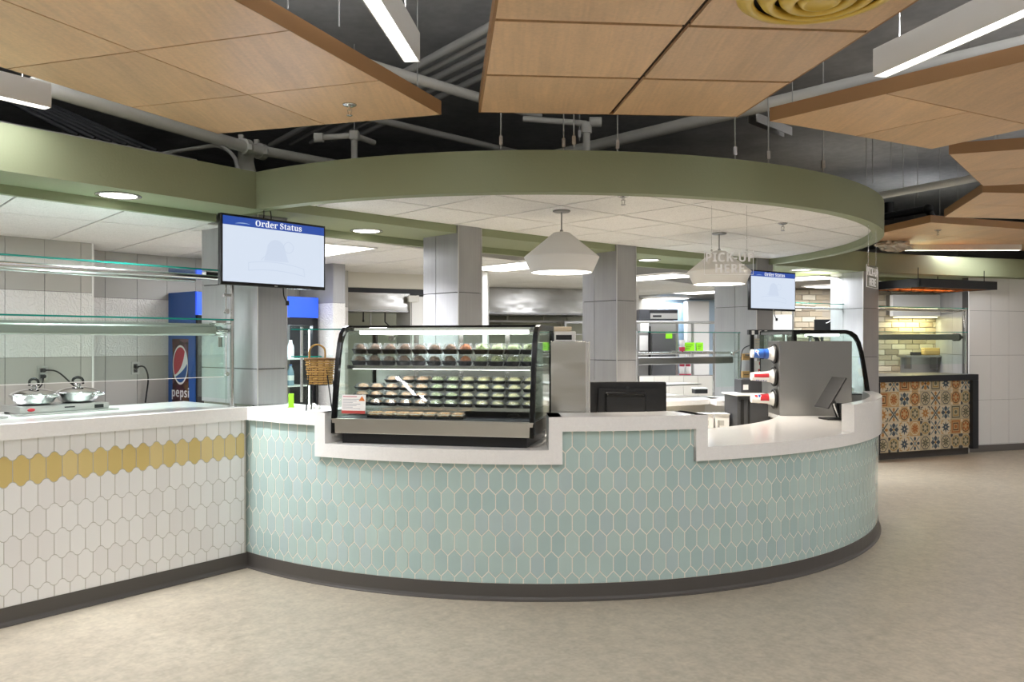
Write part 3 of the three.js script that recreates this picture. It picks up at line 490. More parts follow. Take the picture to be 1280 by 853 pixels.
/* ---------- columns clad in grey panels ---------- */
// along a line from O with a heading, the distance at which pixel column px crosses it
const along = (px, O, heading) => { const p = (px - PX) / FPX, s = Math.sin(R(heading)), c = Math.cos(R(heading)); return (p * O[1] - O[0]) / (s - p * c); };
const panelTex = [0, 1].map(i => tex(256, 256, (u, v) => { const k = 158 + 7 * (fbm(u, v, 64, 2, 101 + i * 5, 3) - .5) + 14 * (fbm(u, v, 6, 3, 111 + i, 3) - .5); return [k - 1, k - 1, k]; }, [.5, .9]));
const panelMat = panelTex.map(t => mat(0xffffff, .33, 0, { map: t }));
const joint = mat(0x4c4a47, .8), trimMat = mat(0xc9c8c5, .3, .7);
function column(pxL, pxN, pxR, o) {
  let N, hd;
  if (o.at) { N = o.at; hd = o.heading; } else {
    const p = (pxN - PX) / FPX; let k = beamLine.findIndex(q => q[0] - p * q[1] > 0); const a = beamLine[k - 1], b = beamLine[k], fa = a[0] - p * a[1], fb = b[0] - p * b[1], t = fa / (fa - fb);
    const D = a[1] + (b[1] - a[1]) * t - .03; N = [p * D, D]; hd = Math.atan2(b[0] - a[0], b[1] - a[1]) * 180 / Math.PI;
  }
  const w = along(pxR, N, hd), wl = along(pxL, N, hd - 90), g = structGroup('column', N, hd, o.label), y0 = o.y0 || 0, top = o.top || ROUNDC + .004, rows = [y0, ...(o.rows || [.75, 1.316, 1.886]).filter(v => v > y0), top];
  part('core', bb(.012, w - .012, y0, top, -wl + .012, -.012), joint, g);
  for (let i = 0; i + 1 < rows.length; i++) {
    part('panel', bb(.004, w, rows[i] + .003, rows[i + 1] - .003, -.012, 0), panelMat[i % 2], g);
    const cuts = [0, ...(o.split || [.63]), 1];
    for (let k = 0; k + 1 < cuts.length; k++) part('panel', bb(0, .012, rows[i] + .003, rows[i + 1] - .003, -wl * cuts[k + 1] + .003, -wl * cuts[k] - (k ? .003 : .006)), panelMat[(i + k) % 2], g);
    part('panel', bb(.004, w, rows[i] + .003, rows[i + 1] - .003, -wl, -wl + .012), panelMat[i % 2], g);
    part('panel', bb(w - .012, w, rows[i] + .003, rows[i + 1] - .003, -wl + .014, -.014), panelMat[i % 2], g);
  }
  part('corner_trim', [bb(-.002, .005, y0, top, -.005, .002), bb(w - .003, w + .003, y0, top, -.004, .003)], trimMat, g, 'thin metal corner trim');
  return { N, hd, w, wl };
}
column(252, 318, 358.6, { at: [-1.71, 5.40], heading: HEAD, top: SOF0, y0: HI1, rows: [1.31, 1.9], split: [.55], label: 'grey panelled column behind the big menu screen' });
const K2 = column(529, 573, 602, { label: 'grey panelled column between the display case and the exhaust hood', split: [.63] });
const K3 = column(728, 771, 795, { label: 'grey panelled column beside the black monitor', split: [.64] });
const K4 = column(893, 946, 966, { label: 'grey panelled column carrying the smaller menu screen', split: [.5] });
const K5 = column(1038, 1079, 1098, { label: 'grey panelled column beside the brick niche', rows: [.7, 1.305, 1.902], top: SOF0, split: [.6] });
/* ---------- kitchen walls behind the tiled counter ---------- */
const emboss = tex(256, 256, (u, v) => { let k = 0; for (const [fx, fy, s] of [[5, 5, 1], [9, 8, 2]]) { const n = fbm(u, v, fx, fy, 130 + s, 2); k += Math.sin(n * 40) > .55 ? 1 : 0; } return 255 * Math.min(1, k * .6 + .3 * fbm(u, v, 60, 60, 140, 2)); }, [.5, .5], false);
const whiteEmboss = mat(0xe4e2de, .35, 0, { bumpMap: emboss, bumpScale: .004 }), greyTile = mat(0xb4b1aa, .4), greyTile2 = mat(0xaeaca6, .4);
function tiledWall(name, label, O, heading, x0, x1, joints, rows, y1, th = .12) { // rows: [top, material] from the floor up
  const g = structGroup(name, O, heading, label); part('backing', bb(x0, x1, 0, y1, -th, -.008), joint, g);
  const xs = [x0, ...joints.filter(v => v > x0 && v < x1).sort((p, q) => p - q), x1]; let y = 0;
  rows.forEach(([t, m], r) => { for (let i = 0; i + 1 < xs.length; i++) part('tile', bb(xs[i] + .002, xs[i + 1] - .002, y + .0015, t - .0015, -.01, 0, 0), Array.isArray(m) ? m[(i + r) % m.length] : m, g); y = t; });
  return g;
}
const WA = [-3.46, 6.62], WB = [-3.65, 7.18], HA = 41;
{
  const j = [6.2, 55.8, 101].map(p => along(p, WA, HA)), e = along(115, WA, HA);
  const g = tiledWall('wall_kitchen_left', 'grey and white tiled kitchen wall behind the hot plates', WA, HA, -2.6, e, [...j, j[0] - .3, j[0] - .6, j[0] - .9, j[0] - 1.2], [[.78, greyTile2], [1.37, greyTile], [1.896, whiteEmboss], [LOWC, greyTile]], LOWC, .7);
  part('corner_strip', bb(e - .002, e + .014, 0, LOWC, -.014, .003), M.white, g, 'white corner strip');
}
{
  const j = [131.6, 171.4, 208.8, 244.4].map(p => along(p, WB, HA)), st = j[3] - j[2];
  tiledWall('wall_kitchen_recess', 'grey and white tiled wall of the kitchen recess behind the drinks cooler', WB, HA, -.6, 2.7, [...j, 0, 1, 2, 3].map((v, i) => i < 4 ? v : j[3] + st * (i - 3)), [[.78, greyTile2], [1.362, greyTile], [1.889, whiteEmboss], [LOWC, greyTile2]], LOWC);
}
function outlet(label, O, heading, x, y) {
  const g = thing('wall_outlet', label, 'outlet', [O[0] + Math.sin(R(heading)) * x, O[1] + Math.cos(R(heading)) * x, y], heading, 'steel wall outlets');
  part('plate', bx(.075, .115, .006, 0, 0, .004, .002), M.steel, g); part('socket', [bx(.034, .03, .006, 0, .024, .008, .002), bx(.034, .03, .006, 0, -.024, .008, .002)], M.charcoal, g);
  return g;
}
const oA = along(53, WA, HA), oB = along(169, WB, HA);
outlet('steel wall outlet with two black plugs above the lidded pans', WA, HA, oA, 1.245);
outlet('steel wall outlet with one black plug in the recess beside the drinks cooler', WB, HA, oB, 1.25);
const wallPt = (O, h, x, z, y) => { const s = Math.sin(R(h)), c = Math.cos(R(h)); return V(O[0] + s * x + c * z, O[1] + c * x - s * z, y); };
single('power_cord', 'black power cord running down from the outlet to the pan with the raised lid handle', 'cord', [tube([wallPt(WA, HA, oA, .02, 1.27), wallPt(WA, HA, oA + .08, .06, 1.26), wallPt(WA, HA, oA + .2, .1, 1.14), wallPt(WA, HA, oA + .3, .12, 1.06), wallPt(WA, HA, oA + .32, .14, .92)], .006), cy(.016, .014, .03, 0, 0, 0, 10, 'z').translate(...wallPt(WA, HA, oA, .02, 1.269).toArray())], M.rubber);
single('power_cord', 'black power cord hanging straight down from the lower socket behind the pans', 'cord', [tube([wallPt(WA, HA, oA, .02, 1.22), wallPt(WA, HA, oA - .02, .05, 1.16), wallPt(WA, HA, oA - .12, .08, 1.08), wallPt(WA, HA, oA - .2, .1, 1.04), wallPt(WA, HA, oA - .22, .12, .92)], .006), cy(.016, .014, .03, 0, 0, 0, 10, 'z').translate(...wallPt(WA, HA, oA, .02, 1.221).toArray())], M.rubber);
single('power_cord', 'black power cord looping down the recess wall to the white back counter', 'cord', [tube([wallPt(WB, HA, oB, .02, 1.26), wallPt(WB, HA, oB + .05, .06, 1.265), wallPt(WB, HA, oB + .09, .06, 1.18), wallPt(WB, HA, oB + .08, .05, 1.0), wallPt(WB, HA, oB + .07, .05, .93)], .007), cy(.018, .016, .03, 0, 0, 0, 10, 'z').translate(...wallPt(WB, HA, oB, .02, 1.26).toArray())], M.rubber);
{ // white back counter with a rounded end
  const g = thing('back_counter', 'low white counter with a rounded end along the kitchen recess wall', 'counter', WB, HA); const x1 = .545;
  const sh = []; sh.push([-.27, -.012], [-.27, -.62], [x1 - .35, -.62]); for (let k = 1; k <= 10; k++) { const a = k / 10 * Math.PI / 2; sh.push([x1 - .35 + .35 * Math.sin(a), -.27 - .35 * Math.cos(a)]); } sh.push([x1, -.012]);
  part('top', slab(sh.map(p => [p[0], p[1]]), .885, .915), M.whiteGloss, g); part('cabinet', slab(inset(sh, .03), 0, .885), M.white, g);
}
/* ---------- sneeze guard of the tiled counter ---------- */
{
  const g = thing('sneeze_guard', 'two tier glass sneeze guard with steel rails on the tiled counter', 'sneeze guard', LW, HEAD + .6);
  const x0 = -3.4, x1 = -.10;
  part('upper_shelf', bb(x0, x1, 1.952, 1.962, -.42, -.02), M.glass, g); part('upper_shelf_edge', bb(x0, x1, 1.952, 1.962, -.02, -.016), M.glassEdge, g, 'teal glass edge');
  part('lower_shelf', bb(x0, x1 + .03, 1.634, 1.644, -.42, -.02), M.glass, g); part('lower_shelf_edge', bb(x0, x1 + .03, 1.634, 1.644, -.02, -.016), M.glassEdge, g, 'teal glass edge');
  part('front_pane', bb(x0, x1 - .04, 1.27, 1.62, -.028, -.02), M.glass, g); part('pane_edge', bb(x0, x1 - .04, 1.266, 1.27, -.028, -.02), M.whiteGloss, g);
  part('end_pane', bb(x1 - .006, x1, 1.12, 1.62, -.40, -.04), M.glass, g);
  part('upper_rail', [bb(x0, x1 - .06, 1.895, 1.925, -.09, -.03, .012), cy(.014, .014, x1 - x0 - .1, (x0 + x1) / 2, 1.91, -.36, 12, 'x')], M.chrome2, g, 'steel rail');
  part('heat_lamp', [bb(x0, x1 - .08, 1.535, 1.598, -.16, -.03, .014), bb(x0, x1 - .08, 1.598, 1.612, -.13, -.06)], M.steel, g, 'long steel heat lamp housing');
  part('lamp_end_cap', [cy(.032, .032, .06, x1 - .05, 1.566, -.095, 20, 'x'), cy(.02, .02, .1, x1 - .01, 1.566, -.095, 16, 'x'), cy(.014, .014, .08, x1 - .02, 1.5, -.095, 12)], M.chrome, g);
  const post = part('post', [cy(.014, .014, 1.965 - HI1, x1 + .045, (1.965 + HI1) / 2, -.06, 16), cy(.03, .03, .006, x1 + .045, HI1 + .004, -.06, 20)], M.chrome2, g, 'upright steel post');
  part('bracket', [rod([x1 + .045, 1.93, -.06], [x1 - .14, 1.93, -.06], .008), bx(.1, .025, .05, x1 - .1, 1.935, -.07, .004), bx(.05, .03, .04, x1 - .02, 1.935, -.07, .004), rod([x1 + .045, 1.61, -.06], [x1 - .12, 1.61, -.06], .008), bx(.08, .02, .045, x1 - .04, 1.622, -.07, .004)], M.chrome, g);
  part('pane_clamp', [rod([x1 - .0, 1.93, -.06], [x1 - .0, 1.70, -.06], .006), cy(.017, .017, .02, x1, 1.695, -.05, 14, 'z'), bx(.06, .02, .02, x1 + .01, 1.80, -.06, .003), rod([x1, 1.57, -.06], [x1 - .015, 1.29, -.03], .006), cy(.013, .013, .018, x1 - .015, 1.285, -.022, 12, 'z')], M.chrome2, g);
}
/* ---------- hot plates and pans ---------- */
function hotPlate(label, X, D, heading) {
  const g = thing('hot_plate', label, 'hot plate', [X, D, HI1], heading, 'steel hot plates');
  part('body', [chip([[-.26, .012], [.26, .012], [.255, .05], [-.255, .05]], .26).translate(0, 0, -.28), bb(-.26, .26, .012, .048, -.02, .0)], M.steelV, g);
  part('foot', [cy(.014, .014, .014, -.23, .007, -.03, 10), cy(.014, .014, .014, .23, .007, -.03, 10), cy(.014, .014, .014, -.23, .007, -.25, 10), cy(.014, .014, .014, .23, .007, -.25, 10)], M.black, g);
  part('tray', bb(-.30, .30, .002, .01, -.03, .05), M.steel, g);
  part('badge', new THREE.SphereGeometry(.02, 12, 8).scale(1.1, .5, .15).translate(-.2, .03, .001), M.red, g, 'red oval badge');
  part('switch', [bb(.17, .225, .018, .04, -.001, .004), bb(-.01, .05, .03, .038, -.001, .002)], M.black, g, 'black switch plate');
  return g;
}
const hA = along(83, LW, HEAD + .6);
const onLW = (x, z) => { const s = Math.sin(R(HEAD + .6)), c = Math.cos(R(HEAD + .6)); return [LW[0] + s * x - c * z, LW[1] + c * x + s * z]; };
const PLATE = [-2.713, 4.89], onPlate = (x, z) => [PLATE[0] + Math.sin(R(36)) * x + Math.cos(R(36)) * z, PLATE[1] + Math.cos(R(36)) * x - Math.sin(R(36)) * z];
hotPlate('steel hot plate with a red badge carrying two lidded pans', ...PLATE, 36);
hotPlate('steel hot plate with a red badge, bearing a flat griddle lid', ...onPlate(-.66, .03), HEAD + 3);
function pan(label, X, D, y, turn, group) {
  const g = thing('lidded_pan', label, 'pan', [X, D, y], turn, group);
  part('body', lathe([[0, 0], [.085, 0], [.1, .008], [.118, .03], [.124, .048], [.127, .05], [.121, .05], [.112, .03], [.09, .006], [0, .006]], 40), M.chrome, g);
  part('rim', new THREE.TorusGeometry(.126, .004, 8, 40).rotateX(Math.PI / 2).translate(0, .052, 0), M.chrome, g);
  part('lid', lathe([[.125, .054], [.118, .06], [.09, .071], [.05, .079], [0, .082]], 40), M.chrome, g);
  const kn = part('lid_knob', [lathe([[.016, .08], [.014, .09], [.02, .096], [0, .1]], 16)], M.chrome, g);
  part('knob_grip', tube([[-.034, .094, 0], [-.03, .118, 0], [0, .128, 0], [.03, .118, 0], [.034, .094, 0]], .0075, 8), M.blackGloss, kn);
  for (const s of [-1, 1]) part('handle', tube([[s * .112, .036, -.032], [s * .152, .044, -.028], [s * .16, .046, 0], [s * .152, .044, .028], [s * .112, .036, .032]], .0065, 8), M.chrome, g);
  g.scale.y = 1.22; return g;
}
{ const p = onPlate(-.125, -.14), q = onPlate(.135, -.14); pan('shiny steel pan with a lid, on the badge end of the hot plate', ...p, HI1 + .051, 104, 'steel pans with lids'); pan('shiny steel pan with a lid, on the switch end of the hot plate', ...q, HI1 + .051, 92, 'steel pans with lids'); }
{ const p = onPlate(-.6, -.12); const g = thing('griddle_lid', 'flat dark griddle lid with a side handle on the second hot plate', 'lid', [...p, HI1 + .053], HEAD); part('plate', bb(-.16, .16, 0, .02, -.11, .11, .006), M.charcoal, g); part('handle', tube([[.15, .016, .05], [.2, .03, .03], [.2, .03, -.03], [.15, .016, -.05]], .007, 8), M.chrome, g); part('rim', bb(-.17, .17, -.002, .004, -.12, .12), M.steel, g); }
/* ---------- drinks cooler ---------- */
const FR = [-2.89, 7.33];
{
  const g = thing('drinks_cooler', 'blue two-door drinks cooler with a soda graphic on its side panel', 'cooler', FR, HEAD); const w = 1.36, h = 1.955, d = .52, bl = mat(0x2a5fae, .35), dk = mat(0x17181c, .4);
  part('side_panel', bb(0, .03, 0, h, -d, 0), bl, g, 'bright blue side panel'); part('side_panel', bb(w - .03, w, 0, h, -d, 0), dk, g);
  part('back', bb(.03, w - .03, .1, h, -d, -d + .03), M.white, g); part('roof', bb(.03, w - .03, h - .03, h, -d, -.0), dk, g); part('plinth', bb(.03, w - .03, 0, .16, -d, -.01), dk, g);
  part('floor_panel', bb(.03, w - .03, .16, .19, -d + .03, -.05), M.white, g);
  const hd = part('header', bb(.0, w, 1.74, h - .005, -.01, .028), new THREE.MeshStandardMaterial({ color: 0x2347b8, emissive: 0x2c55d8, emissiveIntensity: .75, roughness: .3 }), g, 'lit blue header sign'); hd.name = 'lit_header_sign';
  for (const x of [0, w / 2]) {
    const dr = part('door', [bb(x + .004, x + w / 2 - .004, .16, .22, -.02, .028), bb(x + .004, x + w / 2 - .004, 1.66, 1.735, -.02, .028), bb(x + .004, x + .07, .16, 1.735, -.02, .028), bb(x + w / 2 - .07, x + w / 2 - .004, .16, 1.735, -.02, .028)], dk, g, 'black framed glass door');
    part('pane', bb(x + .07, x + w / 2 - .07, .22, 1.66, 0, .006), M.glass, dr); part('handle', bb(x + w / 2 - .05, x + w / 2 - .02, .7, 1.3, .03, .055, .006), M.black, dr);
  }
  for (const y of [.48, .76, 1.04, 1.32]) part('shelf', bb(.035, w - .035, y - .012, y, -d + .04, -.06), M.white, g);
  part('inner_light', bb(w - .06, w - .035, .3, 1.62, -.06, -.045), M.glowSoft, g); part('inner_light', bb(w / 2 - .015, w / 2 + .015, .3, 1.62, -.06, -.045), M.glowSoft, g);
  const l = new THREE.RectAreaLight(COOL, 40, .6, .05); l.position.set(w * .72, 1.64, -.07); l.rotation.x = -Math.PI / 2 - .4; g.add(l);
  const art = canvasTex(256, 1024, (c, W, H) => {
    c.fillStyle = '#2b62b4'; c.fillRect(0, 0, W, H);
    c.fillStyle = '#2a5aa6'; c.fillRect(0, 0, W, H * .18);
    c.save(); c.beginPath(); c.moveTo(W * .2, H); c.bezierCurveTo(W * .1, H * .7, W * .3, H * .5, W * .22, H * .22); c.lineTo(W * .78, H * .22); c.bezierCurveTo(W * .72, H * .5, W * .95, H * .7, W * .85, H); c.closePath(); c.clip(); c.fillStyle = '#3a1418'; c.fillRect(0, 0, W, H);
    let s = 7; const q = () => (s = (s * 16807) % 2147483647) / 2147483647;
    for (let i = 0; i < 260; i++) { c.fillStyle = ['#4d2c20', '#6b3b52', '#8a6a3a', '#221018', '#70302c', '#b58ca0'][i % 6]; c.globalAlpha = .5; c.beginPath(); c.ellipse(q() * W, H * (.22 + q() * .78), 6 + q() * 22, 8 + q() * 34, q() * 3, 0, 7); c.fill(); } c.restore(); c.globalAlpha = 1;
    const cx = W * .5, cyy = H * .345, rx = W * .23, ry = H * .085; c.save(); c.translate(cx, cyy); c.scale(rx, ry); c.fillStyle = '#ffffff'; c.beginPath(); c.arc(0, 0, 1.12, 0, 7); c.fill(); c.beginPath(); c.arc(0, 0, 1, 0, 7); c.clip();
    c.fillStyle = '#c41f3d'; c.beginPath(); c.moveTo(-1.1, -1.1); c.lineTo(.75, -1.1); c.bezierCurveTo(.55, -.2, .1, .4, -1, .62); c.closePath(); c.fill(); c.fillStyle = '#1d5aa8'; c.beginPath(); c.moveTo(1.1, -.15); c.bezierCurveTo(.5, .35, -.2, .55, -1, .78); c.lineTo(-1, 1.1); c.lineTo(1.1, 1.1); c.closePath(); c.fill(); c.restore();
    c.fillStyle = '#fff'; c.font = 'bold 62px sans-serif'; c.textAlign = 'center'; c.fillText('pepsi', W * .5, H * .5);
  });
  const pl = new THREE.PlaneGeometry(d, h - .02); pl.rotateY(-Math.PI / 2); pl.translate(-.0015, h / 2, -d / 2); const ag = part('side_graphic', pl, new THREE.MeshStandardMaterial({ map: art, roughness: .35, side: THREE.DoubleSide }), g, 'soda advertisement with a round red, white and blue logo', true);
}
function bottle(name, label, O, heading, x, z, y, liquid, cap, r = .032, h = .24, group) {
  const s = Math.sin(R(heading)), c = Math.cos(R(heading)); const g = thing(name, label, 'bottle', [O[0] + s * x + c * z, O[1] + c * x - s * z, y], heading, group);
  part('body', lathe([[0, 0], [r * .9, 0], [r, .01], [r, h * .55], [r * .9, h * .68], [r * .45, h * .86], [r * .4, h * .95], [0, h * .95]], 14), liquid, g); part('cap', cy(r * .45, r * .45, h * .07, 0, h * .965, 0, 10), cap, g); part('label', cy(r * 1.02, r * 1.02, h * .24, 0, h * .36, 0, 14), M.whiteGloss, g); return g;
}
{
  const water = new THREE.MeshPhysicalMaterial({ color: 0xbfe0f2, roughness: .1, transmission: .6, thickness: 0 }), capR = mat(0xc33a4a, .4), capB = mat(0x3a6fc0, .4), milk = mat(0xd9dde2, .4);
  for (let k = 0; k < 4; k++) { bottle('water_bottle', 'pale blue water bottle with a coloured cap on the middle cooler shelf', FR, HEAD, .80 + k * .11, -.13, 1.32 - .28, water, k % 2 ? capB : capR, .036, .22, 'bottles on the middle cooler shelf'); bottle('milk_bottle', 'white drink bottle on the upper cooler shelf', FR, HEAD, .80 + k * .11, -.13, 1.32, milk, M.white, .036, .19, 'bottles on the upper cooler shelf'); bottle('yogurt_cup', 'white cup-shaped bottle on the third cooler shelf', FR, HEAD, .80 + k * .11, -.13, .76, milk, M.white, .042, .13, 'cups on the third cooler shelf'); bottle('juice_bottle', 'dark drink bottle on the lowest cooler shelf', FR, HEAD, .80 + k * .11, -.13, .48, mat(0x28406e, .2), M.white, .036, .23, 'bottles on the lowest cooler shelf'); }
}
{ // wing wall beside the cooler: grey panels over white textured ones
  const O = [-1.852, 8.32]; const g = structGroup('wall_wing', O, HEAD, 'narrow wall end with a grey upper panel and white textured lower panel'); const w = along(431, O, HEAD), y = 1.5 + (427 - 379) * 8.32 / 1004;
  part('core', bb(.004, w - .004, 0, LOWC, -.55, -.004), joint, g); part('panel', bb(0, w, y, LOWC, -.004, .004), panelMat[0], g); part('panel', bb(-.004, .004, y, LOWC, -.55, 0), panelMat[1], g); part('panel', bb(0, w, 0, y - .003, -.004, .004), whiteEmboss, g); part('panel', bb(-.004, .004, 0, y - .003, -.55, 0), whiteEmboss, g);
}
/* ---------- refrigerated display case ---------- */
const DC = [-1.105, 4.92], DH = 102.6, DW = 1.26;
const inCase = (x, z) => { const s = Math.sin(R(DH)), c = Math.cos(R(DH)); return [DC[0] + s * x - c * -z * 1, DC[1] + c * x - s * z]; };
function displayCase(label, O, heading, W) {
  const g = thing('display_case', label, 'display case', [...O, 0], heading, 'refrigerated display cases'); const B = -.68, yb = LO1;
  const outline = (o) => { // side profile as [z, y], o shrinks it
    const p = [[-o - 0, 1.03 + o * .2], [-.025 - o, 1.2], [-.06 - o, 1.40], [-.085 - o, 1.49 - o * .3], [-.115 - o, 1.55 - o * .8], [-.16 - o * .6, 1.583 - o], [-.21, 1.595 - o]]; return p; };
  part('plinth', bb(.05, W - .05, yb, .94, B + .02, -.05), M.black, g, 'black plinth');
  part('front_fascia', [bb(0, W, .9375, 1.022, -.03, .004, .004), bb(0, W, 1.018, 1.026, -.05, .008)], mat(0xe2dfd8, .3, 1), g, 'brushed steel front band');
  part('tub', [bb(.01, W - .01, .94, 1.02, B, -.03), bb(.012, W - .012, 1.02, 1.32, B, B + .012), bb(.02, W - .02, 1.56, 1.585, B, B + .03)], M.steelDark, g);
  part('deck', bb(.02, W - .02, 1.02, 1.03, B + .02, -.035), M.charcoal, g, 'dark deck pan');
  const prof = outline(0), inn = outline(.028);
  for (const x of [0, W - .022]) {
    const pts = [[.003, .938], ...prof.map(p => [p[0], p[1]]), [B, 1.595], [B, .938], [B + .03, .938], [B + .03, 1.567], ...[...inn].reverse(), [-.03, .938]];
    const sh = new THREE.Shape(pts.map(p => new THREE.Vector2(-p[0], p[1]))), e = new THREE.ExtrudeGeometry(sh, { depth: .022, bevelEnabled: true, bevelThickness: .003, bevelSize: .003, bevelSegments: 1 }); e.rotateY(Math.PI / 2); e.translate(x, 0, 0); // shape x -> -z
    part('end_frame', e, M.blackGloss, g, 'black curved end frame');
    const gp = new THREE.Shape([[-.02, 1.03], ...inn, [B + .02, 1.567], [B + .02, 1.03]].map(p => new THREE.Vector2(-p[0], p[1]))), ge = new THREE.ExtrudeGeometry(gp, { depth: .005, bevelEnabled: false }); ge.rotateY(Math.PI / 2); ge.translate(x + .008, 0, 0); part('end_glass', ge, M.glass, g);
  }
  // bent front glass
  const curve = new THREE.CatmullRomCurve3(outline(.004).map(p => new THREE.Vector3(0, p[1], p[0])), false, 'centripetal').getPoints(28), t = [];
  for (let i = 0; i < 28; i++) { const a = curve[i], b = curve[i + 1]; t.push([[.022, a.y, a.z], [W - .022, a.y, a.z], [W - .022, b.y, b.z]], [[.022, a.y, a.z], [W - .022, b.y, b.z], [.022, b.y, b.z]]); }
  part('front_glass', soup(t), M.glass, g, 'bent front glass');
  part('top_panel', bb(.0, W, 1.585, 1.597, B, -.205), M.blackGloss, g, 'black top panel');
  part('lamp_tube', [cy(.013, .013, W - .16, W / 2, 1.555, -.25, 12, 'x')], M.glow, g); part('lamp_reflector', bb(.06, W - .06, 1.566, 1.582, -.3, -.2), M.whiteGloss, g);
  part('liner', [bb(.02, W - .02, 1.03, 1.30, B + .02, B + .026)], M.whiteGloss, g, 'white rear liner');
  const L = new THREE.RectAreaLight(COOL, 17, W - .18, .03); L.position.set(W / 2, 1.538, -.25); L.rotation.x = -Math.PI / 2 - .12; g.add(L);
  const sh1 = part('shelf', [bb(.03, W - .03, 1.338, 1.344, B + .05, -.17), bb(.03, W - .03, 1.326, 1.348, -.17, -.158)], M.chrome2, g, 'steel wire shelf');
  part('shelf_lamp', cy(.008, .008, W - .12, W / 2, 1.329, -.185, 10, 'x'), M.glow, sh1);
  const L2 = new THREE.RectAreaLight(COOL, 16, W - .14, .024); L2.position.set(W / 2, 1.318, -.185); L2.rotation.x = -Math.PI / 2 - .12; g.add(L2);
  part('shelf', [bb(.03, W - .03, 1.082, 1.088, B + .05, -.2), bb(.03, W - .03, 1.07, 1.092, -.2, -.188)], M.chrome2, g, 'steel wire shelf');
  part('shelf_bracket', [bb(.3, .33, 1.03, 1.56, B + .015, B + .03), bb(.62, .65, 1.03, 1.56, B + .015, B + .03), bb(.94, .97, 1.03, 1.56, B + .015, B + .03)], M.chrome2, g);
  part('rear_door', [bb(.03, W / 2 + .02, 1.33, 1.56, B - .006, B), bb(W / 2 - .02, W - .03, 1.33, 1.56, B - .014, B - .008)], M.glass, g, 'sliding glass rear door');
  part('thermometer', [cy(.022, .022, .012, .22, 1.52, -.45, 18, 'z'), bx(.09, .012, .02, .22, 1.545, -.45)], M.chrome, g);
  part('maker_mark', new THREE.TorusGeometry(.026, .0025, 6, 28).scale(1.3, .5, 1).translate(W - .16, 1.045, -.19), M.black, g, 'oval maker mark');
}
displayCase('refrigerated glass display case with black frame and steel front, full of packed food', DC, DH, DW);
{ // notice card on the glass
  const g = thing('notice_card', 'small white notice card with an orange triangle and red foot on the display case glass', 'card', [...inCase(.055, -.001), 1.055], DH);
  const t = canvasTex(256, 192, (c, W, H) => { c.fillStyle = '#efece8'; c.fillRect(0, 0, W, H); c.fillStyle = '#b5473f'; c.fillRect(0, H * .84, W, H * .16); c.fillStyle = '#c98a92'; c.fillRect(10, 14, 150, 10); c.fillStyle = '#9a98a0'; for (let i = 0; i < 7; i++) c.fillRect(10, 44 + i * 16, 190 - (i % 3) * 40, 5); c.fillStyle = '#d8742a'; c.beginPath(); c.moveTo(W * .84, 12); c.lineTo(W * .97, 62); c.lineTo(W * .71, 62); c.fill(); });
  const p = bx(.155, .115, .0015, .085, .06, -.004); p.rotateX(-.1); part('card', p, mat(0xefece8, .5), g); const q = new THREE.PlaneGeometry(.155, .115); q.translate(.085, .06, -.0028); q.rotateX(-.1); part('print', q, mat(0xffffff, .5, 0, { map: t }), g, null, true);
}
// packed food: black tray, food, clear lid
const foodGeo = [0, 1, 2].map(i => { const e = new THREE.IcosahedronGeometry(1, 3), p = e.attributes.position; for (let k = 0; k < p.count; k++) { const x = p.getX(k), y = p.getY(k), z = p.getZ(k), n = fbm((x + 2) / 4, (z + y * .7 + 2) / 4, 9, 9, 150 + i, 3); p.setXYZ(k, x * (.85 + .2 * n), y * (.6 + .8 * n), z * (.85 + .2 * n)); } e.computeVertexNormals(); e.scale(.04, .018, .04); e.translate(0, .018, 0); return join(e); });
const speckle = (cols, s) => mat(0xffffff, .6, 0, { map: tex(64, 64, (u, v) => { const n = fbm(u, v, 18, 18, s, 2); const c = new THREE.Color(cols[Math.floor(Math.min(.999, Math.max(0, (n - .25) * 2)) * cols.length)]).convertLinearToSRGB(); return [c.r * 255, c.g * 255, c.b * 255]; }, [.09, .09]) });
const foods = {
  granola: speckle([0x5a3c26, 0x7a5636, 0x4a3020, 0x8d6a48], 201), orange: speckle([0xa8581c, 0xc77a34, 0x8a4416, 0xb9692a], 202), salad: speckle([0x5f7a34, 0xb8c48a, 0xe6e4c8, 0x7f9a4a], 203),
  mixed: speckle([0xc9a06a, 0xe6d9be, 0xb0502c, 0xdcc48a], 204), pasta: speckle([0xc7bb84, 0xb2a860, 0xdcd6b0, 0x9aa05c], 205), bread: speckle([0xc98f52, 0xe2c08a, 0xf0e6d0, 0xa86c38], 206)
};
const trayGeo = join((() => { const o = new THREE.CylinderGeometry(.062, .05, .016, 4, 1); o.rotateY(Math.PI / 4); o.translate(0, .008, 0); return [o, bx(.094, .003, .094, 0, .0165, 0)]; })());
const lidGeo = join((() => { const o = new THREE.CylinderGeometry(.046, .064, .022, 4, 1, true); o.rotateY(Math.PI / 4); o.translate(0, .029, 0); const t = bx(.064, .0015, .064, 0, .04, 0); return [o, t]; })());
const trayMat = mat(0x17181a, .3);
const protoPack = {};
M.lid = new THREE.MeshPhysicalMaterial({ color: 0xffffff, roughness: .12, transmission: .92, thickness: 0, ior: 1.5 });
function pack(kind, x, z, y, label, group, turn = 0, sy = 1.12) {
  const [X, D] = inCase(x, z), o = thing('food_container', label, 'food container', [X, D, y], DH + turn, group);
  mk('tray', trayGeo, trayMat, o); mk('food', foodGeo[Math.floor(rnd() * 3)], foods[kind], o); mk('lid', lidGeo, M.lid, o); o.scale.set(.94, sy, .94); return o;
}
